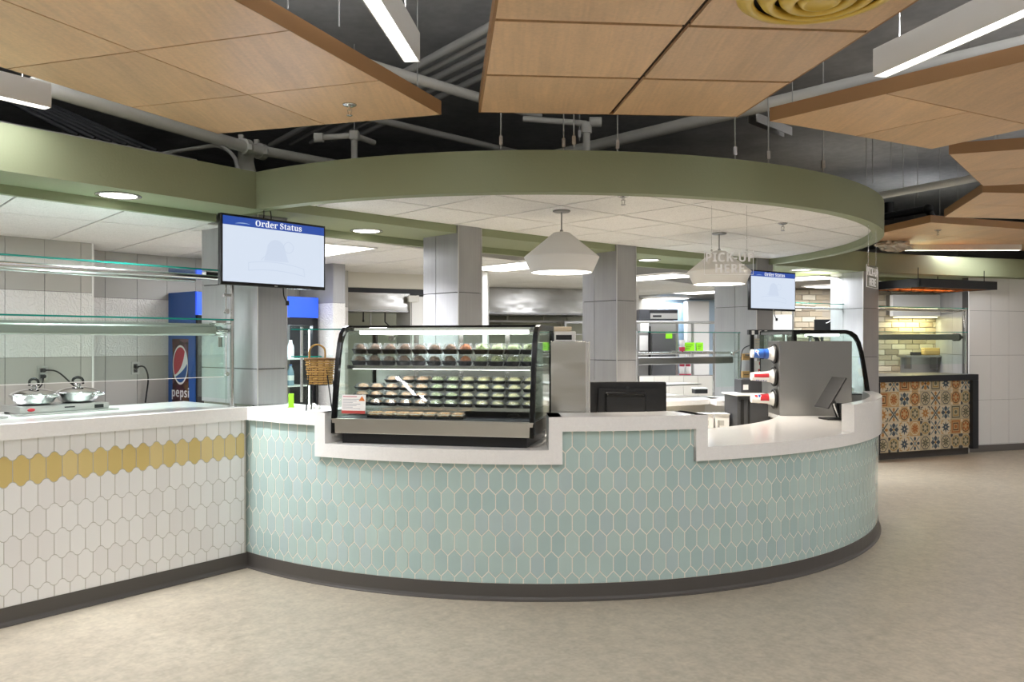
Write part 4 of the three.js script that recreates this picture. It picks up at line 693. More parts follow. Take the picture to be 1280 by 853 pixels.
for (let c = 0; c < 12; c++) for (let l = 0; l < 2; l++) {
  const kind = c < 7 ? 'granola' : c === 7 ? 'orange' : 'salad', x = .085 + c * .1, what = { granola: 'brown granola', orange: 'orange snack mix', salad: 'pale green salad' }[kind];
  pack(kind, x, -.235 - (l ? .012 : 0), 1.346 + l * .072, 'clear-lidded black tray of ' + what + ' on the upper case shelf, ' + (l ? 'upper' : 'lower') + ' layer', 'trays of ' + what + ' on the upper case shelf', rr(-3, 3), 1.68);
  if (c > 7) pack('salad', x, -.345, 1.346 + l * .072, 'clear-lidded black tray of pale green salad in the rear row of the upper case shelf', 'salad trays at the rear of the upper shelf', rr(-3, 3), 1.68);
}
for (let c = 0; c < 12; c++) { const n = c < 2 ? 3 : 4; for (let l = 0; l < n; l++) {
  const kind = c < 4 ? 'mixed' : c < 5 ? 'bread' : c < 7 ? 'salad' : 'pasta', what = { mixed: 'mixed fruit and cheese', bread: 'bread snacks', salad: 'leafy salad', pasta: 'pale pasta salad' }[kind];
  pack(kind, .085 + c * .1, -.265 - l * .012, 1.09 + l * .048, 'clear-lidded black tray of ' + what + ', ' + ['bottom', 'second', 'third', 'top'][l] + ' layer of its stack', 'stacked trays of ' + what, c < 4 ? rr(5, 9) : rr(-3, 3));
  if (l === n - 1 && c > 2) pack(kind === 'mixed' ? 'bread' : kind, .085 + c * .1, -.385, 1.09 + l * .048, 'clear-lidded black tray of ' + what + ' behind the stacks on the middle shelf', 'rear trays of ' + what, rr(-3, 3));
} }
for (let c = 0; c < 7; c++) { // sandwich packs on the deck
  const [X, D] = inCase(.25 + c * .088, -.10), o = thing('sandwich_pack', 'clear pack of half sandwiches in the row on the case deck', 'sandwich', [X, D, 1.0305], DH + rr(-8, 8), 'sandwich packs on the deck');
  part('tray', bb(-.041, .041, 0, .012, -.045, .045, .003), trayMat, o); mk('bread', join(bx(.066, .022, .075, 0, .024, 0, .008)), foods.bread, o); part('filling', bx(.068, .006, .077, 0, .024, 0), mat(0xe9e2d2, .6), o); part('lid', [bx(.078, .0015, .085, 0, .042, 0), bx(.0015, .028, .085, -.039, .028, 0), bx(.0015, .028, .085, .039, .028, 0), bx(.078, .028, .0015, 0, .028, .042)], M.clear, o);
}
/* ---------- things on the round counter beside the case ---------- */
{
  const g = thing('steel_cabinet', 'brushed stainless steel cabinet standing between the display case and black monitor', 'cabinet', [.238, 4.94, LO1], 92);
  part('front_panel', bb(0, .215, 0, 1.497 - LO1, -.012, 0, .003), M.steelWavy, g, 'dented shiny front'); part('body', bb(.004, .24, 0, 1.49 - LO1, -.19, -.012, .003), M.steelV, g); part('edge_strip', [bb(.213, .219, 0, 1.497 - LO1, -.02, .003), bb(.233, .243, 0, 1.497 - LO1, -.016, -.008)], M.chrome, g);
}
{
  const g = thing('label_printer', 'white label printer with a dark slot and paper roll on the steel cabinet', 'printer', [.262, 5.0, 1.49], 92);
  part('body', [bb(0, .135, 0, .07, -.11, 0, .006)], M.white, g); part('slot', bb(.012, .11, .018, .048, -.004, .002), M.black, g); part('paper_roll', cy(.016, .016, .11, .055, .084, -.04, 16, 'x'), mat(0xd9c9ac, .7), g); part('side_lever', bb(-.012, 0, .01, .06, -.06, -.03), M.charcoal, g);
}
{
  const g = thing('black_monitor', 'black computer monitor seen from behind on the round counter', 'monitor', [.485, 5.2, LO1], 91);
  part('back_shell', [bb(0, .515, .06, .364, -.03, 0, .012), chip([[.06, .09], [.455, .09], [.44, .32], [.075, .32]], .03).translate(0, 0, 0)], M.black, g); part('mount_box', bb(.115, .375, .09, .30, .02, .055, .012), M.black, g); part('grip_bar', bb(.125, .365, .268, .29, .05, .062, .006), M.blackGloss, g, 'glossy grip bar');
  part('maker_badge', cy(.011, .011, .004, .258, .325, .032, 20, 'z'), M.charcoal, g, 'round maker badge'); part('stand', [bb(.2, .31, 0, .012, -.13, .08, .004), bb(.235, .275, .01, .14, -.04, .03)], M.black, g); part('clip', [bb(.19, .32, .05, .056, .03, .06), cy(.01, .01, .02, .2, .06, .06, 10), cy(.01, .01, .02, .3, .06, .06, 10)], M.chrome, g);
}
/* ---------- glass ledge, basket and bits beside the big column ---------- */
{
  const g = thing('glass_shelf_unit', 'two thin clear glass shelves between the big column and display case', 'shelf', [-1.545, 5.62], 96);
  for (const [y, x1] of [[1.585, .5], [1.395, .22]]) { part('glass_shelf', bb(0, x1, y - .008, y, -.25, 0), M.glass, g); part('shelf_edge', bb(0, x1, y - .008, y, 0, .004), M.glassEdge, g, 'teal glass edge'); }
  part('post', [cy(.01, .01, 1.6 - HI1, .03, (1.6 + HI1) / 2, -.12, 12)], M.chrome2, g);
}
{
  const g = thing('wicker_basket', 'small tan wicker basket with a hoop handle on a black wire stand', 'basket', [-1.205, 5.05, HI1], 95); const wick = mat(0xb58f4c, .7), dkw = mat(0x7a5a34, .7), Y = .17, geo = [], st = [];
  const P = t => { const k = t, w = .062 + .016 * k, d = .045 + .012 * k; return [w, d]; };
  for (let r = 0; r < 11; r++) { const [w, d] = P(r / 10), y = Y + r * .0148, ring = []; for (let k = 0; k < 24; k++) { const a = k / 24 * 2 * Math.PI, c = Math.cos(a), s = Math.sin(a), sq = 1 / Math.max(Math.abs(c), Math.abs(s)), rr_ = .82 * sq + .18, wob = (k + r) % 2 ? .0035 : -.0035; ring.push([c * w * rr_ + c * wob, y, s * d * rr_ + s * wob]); } geo.push(tube(ring, .0062, 5, 48, true)); }
  part('weave', geo, wick, g, 'woven tan wicker'); for (let k = 0; k < 12; k++) { const a = k / 12 * 2 * Math.PI, c = Math.cos(a), s = Math.sin(a), sq = .82 / Math.max(Math.abs(c), Math.abs(s)) + .18; st.push(rod([c * .062 * sq, Y, s * .045 * sq], [c * .078 * sq, Y + .152, s * .057 * sq], .0035, 5)); } part('stakes', st, dkw, g); part('bottom', bx(.11, .008, .08, 0, Y, 0), wick, g); part('rim', tube([[-.078, Y + .155, -.057], [.078, Y + .155, -.057], [.078, Y + .155, .057], [-.078, Y + .155, .057]], .006, 6, 40, true), dkw, g);
  part('handle', tube([[0, Y + .15, .057], [0, Y + .22, .05], [0, Y + .245, 0], [0, Y + .22, -.05], [0, Y + .15, -.057]].map(p => [p[2] * .9 - .02, p[1], 0]), .006, 6), wick, g);
  part('stand', [rod([-.075, .002, .045], [-.055, Y + .1, .05], .004, 6), rod([.09, .002, .045], [.055, Y + .1, .05], .004, 6), rod([-.075, .002, -.05], [-.055, Y + .1, -.04], .004, 6), rod([.09, .002, -.05], [.055, Y + .1, -.04], .004, 6), rod([-.06, Y - .006, .045], [.06, Y - .006, .045], .004, 6), rod([-.06, Y - .006, -.045], [.06, Y - .006, -.045], .004, 6)], M.black, g, 'black wire stand');
}
{ const p = spot(364, 510, HI1); single('card_holder', 'bright green printed card standing on the white ledge', 'card', [bx(.034, .09, .012, p[0], HI1 + .046, -p[1], .002), bx(.04, .004, .03, p[0], HI1 + .002, -p[1])], M.green); }
for (const [px, py, r] of [[387, 512, .014], [392, 511, .018], [398, 512, .013]]) { const p = spot(px, py, HI1), e = new THREE.IcosahedronGeometry(r, 2), q = e.attributes.position; for (let i = 0; i < q.count; i++) { const k = .85 + .3 * fbm(q.getX(i) * 20 + 3, q.getY(i) * 20 + q.getZ(i) * 9 + 3, 9, 9, 160, 2); q.setXYZ(i, q.getX(i) * k * 1.2, q.getY(i) * k, q.getZ(i) * k); } e.computeVertexNormals(); e.translate(p[0], HI1 + r * .8, -p[1]); single('crumpled_napkin', 'small crumpled white napkin on the ledge below the basket', 'napkin', e, M.white, 'crumpled napkins'); }
/* ---------- kitchen between and behind the columns ---------- */
const PXX = (px, D) => (px - PX) * D / FPX, HY = (py, D) => EYE - (py - PY) * D / FPX;   // sideways place and height of a pixel at a known depth
const greenGrey = mat(0xa9aa98, .5), dullSteel = mat(0x9b9a97, .45, .8);
{ // bulkhead over the near hood
  const O = [-1.95, 9.29], h = 62, g = structGroup('wall_bulkhead', O, h, 'pale bulkhead above the near exhaust hood'); part('face', bb(-.3, 1.6, 2.126, LOWC, -.6, 0), M.wallPaint, g); part('recess', bb(-.3, 1.6, 2.06, 2.126, -.6, -.06), M.charcoal, g);
  const e = thing('exhaust_hood', 'small steel exhaust hood below the pale bulkhead', 'hood', O, h); part('face', bb(-.2, .82, 1.862, 2.07, -.5, -.012, .004), M.steelWavy, e); part('lip', bb(-.2, .82, 1.845, 1.866, -.5, .0), M.steelDark, e);
  const w = structGroup('wall_cookline', [O[0] - .55, O[1] + .9], h, 'grey green wall under the exhaust hood'); part('face', bb(-.2, 2.2, 0, LOWC, -.1, 0), greenGrey, w);
  const c = thing('white_cabinet', 'tall white cabinet beside the small exhaust hood', 'cabinet', [O[0] + Math.sin(R(h)) * .83, O[1] + Math.cos(R(h)) * .83 - .05], h); part('body', bb(0, .5, 0, 2.035, -.5, 0, .006), M.white, c); part('door_edge', bb(.01, .016, .05, 2.02, -.0, .004), M.tbar, c); part('thermostat', [bb(-.04, .075, 1.965, 2.045, .0, .04, .006), bb(.075, .1, 1.97, 2.05, .0, .03)], M.pipe, c, 'small grey control box');
  for (const [x, l, k] of [[.2, .12, 0], [.29, .16, 1], [.47, .13, 2]]) { const X = O[0] + Math.sin(R(h)) * x, D = O[1] + Math.cos(R(h)) * x + .2; single('hanging_utensil', ['black handled ladle hanging under the small exhaust hood', 'thin steel skimmer hanging under the small exhaust hood', 'black spray nozzle with a bent tip hanging under the small exhaust hood'][k], 'utensil', [rod(V(X, D, 1.86), V(X, D, 1.86 - l), .008, 8), k === 2 ? rod(V(X, D, 1.86 - l), V(X + .05, D, 1.86 - l - .05), .008, 8) : new THREE.SphereGeometry(.014, 10, 6).translate(X, 1.86 - l, -D)], k === 1 ? M.steel : M.black); }
}
{ // white wall end and the large hood
  struct('wall_end_kitchen', bb(PXX(603, 9.3), PXX(609, 9.3), 0, LOWC, -10.0, -9.3), M.white, 'narrow white wall end beside the large hood');
  const O = [-.42, 11.86], h = 70, e = thing('exhaust_hood', 'long curved-sheen steel exhaust hood along the far cook line', 'hood', O, h); part('face', bb(-.2, 2.0, 1.925, LOWC - .004, -.9, -.0, .004), M.steelWavy, e); part('lip', bb(-.2, 2.0, 1.9, 1.928, -.9, .012), M.steelDark, e);
  const q = (x, z) => [O[0] + Math.sin(R(h)) * x + Math.cos(R(h)) * z, O[1] + Math.cos(R(h)) * x - Math.sin(R(h)) * z];
  const w = structGroup('wall_cookline', q(0, -1.1), h, 'green grey wall under the long exhaust hood'); part('face', bb(-1, 3.2, 0, LOWC, -.1, 0), greenGrey, w);
  const s = thing('steel_wall_shelf', 'long steel wall shelf under the long exhaust hood', 'shelf', q(0, -.7), h); part('board', bb(-.1, 2.0, 1.80, 1.83, -.3, .0), M.steel, s); for (const x of [.02, .62, 1.24, 1.66]) { part('bracket', bb(x, x + .02, 1.66, 1.8, -.3, -.27), greenGrey, s); part('hook', bb(x, x + .02, 1.83, 1.9, -.02, .0), greenGrey, s); }; part('lower_board', bb(.2, .8, 1.6, 1.76, -.3, -.26), dullSteel, s);
  const k = thing('bun_rack', 'tall steel pan rack with many slides beside the grey column', 'rack', q(1.46, -.35), h); for (const x of [0, .32]) part('post', bb(x, x + .03, 0, 1.78, -.03, 0), M.steel, k); for (let i = 0; i < 14; i++) part('slide', bb(.03, .32, .3 + i * .1, .312 + i * .1, -.28, 0), M.steel, k); part('crown', bb(-.01, .36, 1.78, 1.81, -.3, .01), M.steel, k);
}
{ // view past the next column: far blue-lit room
  struct('wall_end_pass', bb(PXX(794, 12.4), PXX(798.5, 12.4), 0, LOWC, -13.2, -12.4), M.white, 'narrow white wall end beside the pass shelf');
  struct('wall_far_beige', bb(1.6, PXX(822, 15.2), 0, LOWC, -15.4, -15.2), M.wallPaint); struct('wall_far_blue', bb(PXX(822, 15.6), PXX(893, 15.6) + .3, 0, LOWC, -15.8, -15.6), M.wallCool, 'pale blue wall of the far room');
  const g = thing('freezer_cabinet', 'blue grey upright freezer in the far room beyond the pass shelf', 'freezer', [PXX(835, 15.3), 15.3], 90); part('body', bb(0, .36, 0, HY(380, 15.3), -.27, 0, .01), mat(0x7f9bb2, .4), g); part('door', bb(.02, .34, .2, HY(383, 15.3), 0, .02), mat(0x86a2b8, .4), g);
  const f = thing('freezer_cabinet', 'tall white upright freezer in the far room beyond the pass shelf', 'freezer', [PXX(859, 14.9), 14.9], 90); part('body', bb(0, .41, 0, HY(377, 14.9), -.3, 0, .01), M.white, f); part('door', bb(.01, .4, .15, HY(379, 14.9), 0, .025), M.whiteGloss, f); part('handle', bb(.03, .05, 1.0, 1.5, .025, .05), M.steel, f);
}
{ // steel prep line with overshelf
  const D = 10.2, g = thing('steel_overshelf', 'steel prep table with a long overshelf behind the inner sneeze guard', 'table', [PXX(792, D), D], 90), y = HY(402, D), w = 1.15;
  part('shelf', bb(0, w, y - .03, y, -.35, 0, .004), M.steel, g); for (const x of [.02, PXX(851, D) - PXX(792, D), PXX(867, D) - PXX(792, D) + .04, w - .03]) part('leg', bb(x, x + .03, .0, y - .03, -.32, -.29), M.steel, g); part('middle_shelf', bb(.55, w, HY(441.5, D), HY(439.5, D), -.33, -.02), M.steel, g); part('worktop', bb(0, w, .88, .92, -.62, .06, .005), M.steel, g); part('under_shelf', bb(0, w, .3, .32, -.6, .0), dullSteel, g);
  const o = thing('toaster_oven', 'steel toaster oven with dark glass on the overshelf', 'oven', [PXX(800, D), D + .05, y], 90); part('body', bb(0, .49, .012, .15, -.3, 0, .004), M.charcoal, o); part('door', bb(.14, .49, .03, .10, 0, .008), M.steel, o); part('window', bb(.17, .28, .05, .075, .008, .011), M.black, o); part('top_edge', bb(.13, .49, .118, .14, 0, .01), M.black, o);
  const c = thing('steel_fridge', 'grey steel reach-in refrigerator behind the overshelf, with a green note on its door', 'refrigerator', [PXX(813, 10.9), 10.9], 90); part('body', bb(-.18, .36, 0, 1.74, -.6, 0, .006), dullSteel, c); part('door', bb(.015, .345, .2, 1.6, 0, .03, .006), mat(0x6f7072, .45, .6), c); part('hood_panel', bb(.0, .36, 1.6, 1.74, 0, .035), M.steel, c); part('note', bb(.2, .29, HY(424, 10.9), HY(418, 10.9) + .0, .031, .034), M.green, c, 'bright green note'); part('hinge_post', bb(-.03, .0, 0, 1.7, -.02, .03), M.black, c);
  for (const [px0, px1, py0, py1, d, l] of [[800.5, 811, 404.6, 416, 10.19, 'white ticket sheet clipped below the toaster oven'], [799.5, 810, 420, 439, 10.895, 'longer white ticket sheet hanging beside the refrigerator']]) single('ticket_sheet', l, 'paper', bb(PXX(px0, d), PXX(px1, d), HY(py1, d), HY(py0, d), -d - .002, -d), M.white, 'white ticket sheets');
  for (const [px, n] of [[851.5, 7], [859, 4]]) for (let i = 0; i < n; i++) { const X = PXX(px, 10.3), yb = .9205 + i * .085; const t = thing('paper_cup', 'paper cup, ' + ['lowest', 'second', 'third', 'fourth', 'fifth', 'sixth', 'seventh'][i] + ' of the ' + (px < 855 ? 'tall' : 'shorter') + ' red and white cup stack', 'cup', [X, 10.25, yb], 90, 'stacked red paper cups'); part('body', lathe([[0, 0], [.03, 0], [.04, .08], [.038, .08], [.028, .003], [0, .003]], 16), i % 2 ? mat(0xb0344a, .5) : M.white, t); part('rim', new THREE.TorusGeometry(.039, .0025, 6, 18).rotateX(Math.PI / 2).translate(0, .08, 0), M.white, t); }
  for (const [px0, px1, py0, py1, l] of [[855, 868.5, 428.5, 439, 'wide bright green box with dark print on the overshelf rail'], [871, 879, 428.5, 439, 'narrow bright green box with dark print on the overshelf rail']]) { const d = 10.25, t = thing('green_box', l, 'box', [PXX(px0, d), d, HY(439.5, 10.2)], 90, 'bright green boxes'); const W = (px1 - px0) * d / FPX, Hh = (py1 - py0) * d / FPX; part('carton', bb(0, W, 0, Hh, -.08, 0, .003), M.green, t); part('print', [0, 1, 2].map(i => bb(W * .15, W * (.8 - .12 * i), Hh * (.68 - .22 * i), Hh * (.74 - .22 * i), 0, .002)), mat(0x3f6a12, .6), t); }
}
{ // inner serving line: sneeze guard and white counter along the columns
  const hd = 58, O = [1.05, 7.98]; const g = thing('inner_counter', 'white inner counter with tan tile front running between two grey columns', 'counter', O, hd); const L = 1.12;
  part('top', bb(.1, L, .855, .91, -.55, .34, .006), M.quartz, g); part('body', bb(.12, L - .02, 0, .855, -.5, .1), M.wallPaint, g); part('shelf_back', bb(.12, L, .5, .52, .1, .32), M.white, g);
  const s = thing('sneeze_guard', 'glass sneeze guard with a steel heat bar on the white inner counter', 'sneeze guard', O, hd); const a = along(798, [O[0], O[1]], hd), b = along(925, O, hd);
  part('top_glass', bb(a, b, 1.588, 1.597, -.3, 0), M.glass, s); part('top_glass_edge', bb(a, b, 1.588, 1.597, 0, .005), M.glassEdge, s, 'teal glass edge'); part('rail', cy(.013, .013, b - a, (a + b) / 2, 1.372, -.02, 12, 'x'), M.chrome2, s); part('heat_bar', bb(a, b - .1, 1.255, 1.33, -.16, 0, .012), M.steelDark, s, 'dark steel heat bar'); for (const x of [a, (a + b) / 2 + .35, b]) part('post', cy(.012, .012, .70, x, 1.25, -.02, 12), M.chrome2, s); part('front_pane', bb((a + b) / 2 + .36, b, 1.0, 1.58, .0, .006), M.glass, s); part('clamp', [cy(.02, .02, .03, b - .12, 1.36, .0, 12, 'z'), rod([b - .12, 1.36, 0], [b - .02, 1.40, 0], .007)], M.chrome, s); part('lower_tray', bb(a, a + .9, 1.03, 1.045, -.3, -.02), M.steel, s); part('tray_lid', bb(a + .05, a + .3, 1.045, 1.06, -.25, -.05), M.charcoal, s);
  const w = structGroup('wall_low_tile', [1.5, 9.45], 78, 'low tan tiled wall behind the white inner counter'); part('backing', bb(0, 1.1, 0, 1.09, -.1, -.006), joint, w); for (let i = 0; i < 6; i++) for (const [y0, y1] of [[.6, .83], [.835, 1.085]]) part('tile', bb(i * .185 + .002, i * .185 + .183, y0, y1, -.008, 0), M.wallPaint, w);
  const cb = thing('small_till_box', 'small dark box with a pale lid on the white inner counter', 'box', [PXX(869, 9.0), 9.0, .91], 80); part('body', bb(0, .15, 0, .05, -.1, 0, .004), M.charcoal, cb); part('lid', bb(-.003, .153, .05, .062, -.103, .003), M.white, cb);
}
{ // return of the inner counter with cartons on a wire rack below
  const g = thing('return_counter', 'short white counter return above the wire rack of cartons', 'counter', [2.02, 8.55], 0); part('top', bb(-.6, .05, .855, .91, .0, .32, .006), M.quartz, g); part('end_panel', bb(.02, .05, 0, .855, .02, .30), M.white, g);
  const r = thing('wire_rack', 'black wire rack under the white counter return', 'rack', [1.78, 8.0, 0], 90); for (let i = 0; i < 11; i++) part('wire', rod([i * .033, .60, .0], [i * .032, .60, .3], .003, 5), M.chrome2, r); part('frame', [rod([0, .6, .3], [.33, .6, .3], .006, 6), rod([0, .6, 0], [.33, .6, 0], .006, 6), rod([0, .66, .3], [.33, .66, .3], .005, 6), rod([0, .6, .3], [0, .72, .3], .005, 6), rod([.2, .6, .3], [.2, .74, .3], .008, 6), rod([.33, .6, .3], [.33, .72, .3], .005, 6)], M.chrome2, r); part('post', [bb(-.01, .01, 0, .6, 0, .02), bb(.32, .34, 0, .6, 0, .02)], M.black, r);
  for (const [x, i] of [[.025, 0], [.178, 1]]) { const t = thing('paper_carton', ['folded white paper carton, the one against the counter post on the wire rack', 'folded white paper carton, the one against the dark cabinet on the wire rack'][i], 'carton', [1.78 + x, 7.78, .607], 90 + (i ? 2 : -2), 'white cartons on the wire rack'); part('body', chip([[0, 0], [.125, 0], [.13, .19], [-.006, .19]], .14).translate(0, 0, -.07), M.white, t); part('flap', bb(-.006, .13, .19, .195, -.07, .1), M.whiteGloss, t); part('print', bb(.03, .08, .08, .13, .07, .072), M.pipeGrey, t); }
}
{ // dark cabinet with a white top
  const g = thing('dark_cabinet', 'dark grey cabinet with a thin white top beside the paper cups', 'cabinet', [2.12, 7.55], 84); part('body', bb(0, .32, 0, .985, -.34, 0, .006), mat(0x46474a, .45, .3), g); part('top', bb(-.03, .3, .985, 1.0, -.34, .05, .003), M.white, g); part('slots', [bb(.03, .06, .6, .95, 0, .004), bb(.10, .12, .6, .95, 0, .004)], M.black, g); part('rear_box', bb(.1, .31, 1.0, 1.13, -.34, -.16, .006), mat(0x3c3d40, .5), g); part('warning_label', bb(.12, .17, 1.03, 1.08, -.16, -.157), M.white, g);
}
{ // black wire display rack behind the paper cups
  const D = 8.2, x0 = PXX(936, D), x1 = PXX(990, D), g = thing('black_display_rack', 'tall black display rack with a clip rail and printed cards behind the paper cups', 'rack', [x0, D], 90), w = x1 - x0; part('top_rail', bb(-.0, w, HY(419, D), HY(413, D), -.06, 0), M.charcoal, g); part('post', [bb(.02, .055, 0, HY(418, D), -.04, 0), bb(w - .04, w, 0, HY(418, D), -.04, 0)], M.black, g); for (const k of [.03, .1, .16, .3]) part('clip', bb(k, k + .025, HY(419, D), HY(414, D), 0, .012), M.white, g);
  const cd = canvasTex(128, 256, (c, W, H) => { c.fillStyle = '#d9d6ce'; c.fillRect(0, 0, W, H); for (let i = 0; i < 12; i++) { c.fillStyle = ['#b9a06a', '#8e8a84', '#a8a49a'][i % 3]; c.fillRect(6, 8 + i * 20, 116, 8); } }), cr = canvasTex(128, 128, (c, W, H) => { c.fillStyle = '#e0ddd6'; c.fillRect(0, 0, W, H); c.fillStyle = '#b03a34'; c.fillRect(50, 10, 60, 30); c.fillRect(40, 80, 66, 34); });
  for (const [a, b, y0, y1, t] of [[.06, .19, HY(440, D), HY(424, D), cd], [.06, .19, HY(468, D), HY(452, D), cr], [.21, .36, HY(432, D), HY(422, D), cd]]) { const q = new THREE.PlaneGeometry(b - a, y1 - y0); q.translate((a + b) / 2, (y0 + y1) / 2, -.02); part('printed_card', q, mat(0xffffff, .5, 0, { map: t, side: THREE.DoubleSide }), g, null, true); } part('shelf', bb(.02, w, HY(446, D), HY(444, D), -.2, 0), M.black, g); part('shelf', bb(.02, w, .95, .97, -.25, 0), M.black, g);
  for (const [py, l] of [[443, 'tan receipt box, the upper of two on the grey column'], [465, 'tan receipt box, the lower of two on the grey column']]) { const d = 8.55, t = thing('receipt_box', l, 'box', [PXX(928, d), d, HY(py + 8, d)], 70, 'tan receipt boxes'); part('body', bb(0, .1, 0, .07, -.03, 0, .004), mat(0xc9a56c, .6), t); part('slot', bb(.02, .08, .03, .036, 0, .002), M.charcoal, t); }
  single('rack_cable', 'thin black cable looping beside the tan receipt boxes', 'cable', tube([[PXX(938, 8.3), HY(432, 8.3), -8.3], [PXX(929, 8.35), HY(437, 8.35), -8.35], [PXX(926, 8.4), HY(460, 8.4), -8.4], [PXX(927, 8.4), HY(492, 8.4), -8.4]], .005), M.rubber);
}
/* ---------- cup dispenser cabinet ---------- */
const CUPS = [2.245, 6.74];
{
  const g = thing('cup_dispenser_cabinet', 'brushed steel cabinet with three cup dispensers in its side on the round counter', 'cabinet', [...CUPS, LO1], 92);
  part('body', bb(0, .60, 0, 1.5 - LO1, -.34, 0, .004), M.steelDark, g); part('seam', bb(.0, .6, .285, .288, 0, .0015), M.steelDark, g);
  for (const y of [.52, .325, .135]) { const dsp = part('dispenser_ring', [new THREE.TorusGeometry(.072, .014, 10, 36).rotateY(Math.PI / 2).translate(-.012, y, -.12), cy(.07, .06, .02, -.01, y, -.12, 32, 'x')], M.black, g, 'black dispenser ring'); part('gasket', lathe([[.066, 0], [.05, .03], [.044, .04], [.04, .04], [.045, .028], [.06, 0]], 32).rotateZ(Math.PI / 2).translate(-.016, y, -.12), M.whiteGloss, dsp); }
}
const cupArt = [0, 1, 2].map(k => canvasTex(512, 256, (c, W, H) => {
  c.fillStyle = '#f2f1ef'; c.fillRect(0, 0, W, H);
  for (let r = 0; r < 2; r++) { c.save(); c.translate(r * 256, 0);
    if (k === 0) { c.fillStyle = '#2a5db0'; c.fillRect(0, 26, 256, 200); c.fillStyle = '#1c438f'; c.fillRect(0, 150, 256, 30); c.fillStyle = '#e8eef8'; c.beginPath(); c.moveTo(20, 100); c.quadraticCurveTo(110, 30, 236, 70); c.quadraticCurveTo(120, 60, 20, 100); c.fill(); c.beginPath(); c.arc(128, 66, 26, 0, 7); c.fill(); c.fillStyle = '#c8283c'; c.beginPath(); c.arc(128, 66, 20, Math.PI, 0); c.fill(); c.fillStyle = '#2a5db0'; c.beginPath(); c.arc(128, 66, 20, .2, Math.PI - .2); c.fill(); }
    if (k === 1) { c.fillStyle = '#b5262f'; c.fillRect(128, 26, 70, 200); c.save(); c.translate(66, 128); c.rotate(-Math.PI / 2); c.fillStyle = '#24449c'; c.font = 'bold 56px sans-serif'; c.textAlign = 'center'; c.fillText('PEPSI', 0, 10); c.restore(); }
    if (k === 2) { c.fillStyle = '#c4252f'; c.fillRect(30, 110, 190, 116); c.fillStyle = '#ffffff'; c.beginPath(); c.arc(128, 76, 48, 0, 7); c.fill(); c.fillStyle = '#c4252f'; c.beginPath(); c.arc(128, 76, 42, Math.PI * 1.0, Math.PI * 2); c.fill(); c.fillStyle = '#24509c'; c.beginPath(); c.arc(128, 76, 42, .25, Math.PI - .25); c.fill(); }
    c.restore(); } }));
[[.52, 'paper cup printed blue with a swoosh, in the top dispenser'], [.325, 'paper cup printed with blue lettering and a red band, in the middle dispenser'], [.135, 'paper cup printed red with a round logo, in the bottom dispenser']].forEach(([y, l], k) => {
  const g = thing('paper_cup', l, 'cup', [CUPS[0] - .03, CUPS[1] + .12, LO1 + y], 92, 'paper cups in the dispensers');
  const b = new THREE.CylinderGeometry(.034, .046, .16, 32, 1, true); b.rotateY([2.2, 1.4, 2.4][k]); b.rotateZ(Math.PI / 2); b.translate(-.09, 0, 0); part('body', b, mat(0xffffff, .45, 0, { map: cupArt[k], side: THREE.DoubleSide }), g, null, true); part('bottom', [cy(.032, .032, .004, -.168, 0, 0, 24, 'x'), new THREE.TorusGeometry(.033, .002, 6, 24).rotateY(Math.PI / 2).translate(-.17, 0, 0)], M.white, g);
  part('cup_stack', cy(.048, .05, .05, -.005, 0, 0, 24, 'x'), M.white, g);
});
{ // tablet till
  const g = thing('tablet_till', 'black tablet till on a slanted stand on the round counter, seen from its side', 'till', [2.585, 6.44, LO1], 80);
  part('base', bb(-.10, .10, 0, .014, -.07, .07, .004), M.black, g); part('stand', [rod([.04, .012, 0], [-.02, .16, 0], .02, 12), bx(.05, .12, .06, .05, .07, 0, .012)], M.black, g); const p = bx(.014, .29, .2, 0, 0, 0, .006); p.rotateZ(-.58); p.translate(-.035, .215, 0); part('tablet', p, M.black, g); const q = bx(.018, .12, .12, 0, 0, 0, .004); q.rotateZ(-.58); q.translate(-.015, .205, 0); part('back_case', q, M.charcoal, g); part('trim_piece', rod([.01, .02, .036], [-.03, .13, .036], .006), M.chrome2, g);
}
displayCase('second glass display case with a black curved end frame, behind the paper cup cabinet', [3.165, 7.1], 0, .95);
{ // packets seen inside the second case
  const cols = [0xd9a23a, 0x7a2f28, 0xc98a3a, 0xb8c4d8, 0x5a6ab0, 0xcfae5a, 0x93402f];
  for (let r = 0; r < 3; r++) for (let c = 0; c < 4; c++) { const i = r * 4 + c, X = 3.03 - r * .03, D = 7.2 + c * .12, y = [1.035, 1.12, 1.21][r]; single('snack_packet', 'small bright snack packet in the second display case', 'snack', bx(.07, .07, .085, X - .03, y + .036, -D, .014), mat(cols[i % 7], .35), 'snack packets in the second case'); }
}
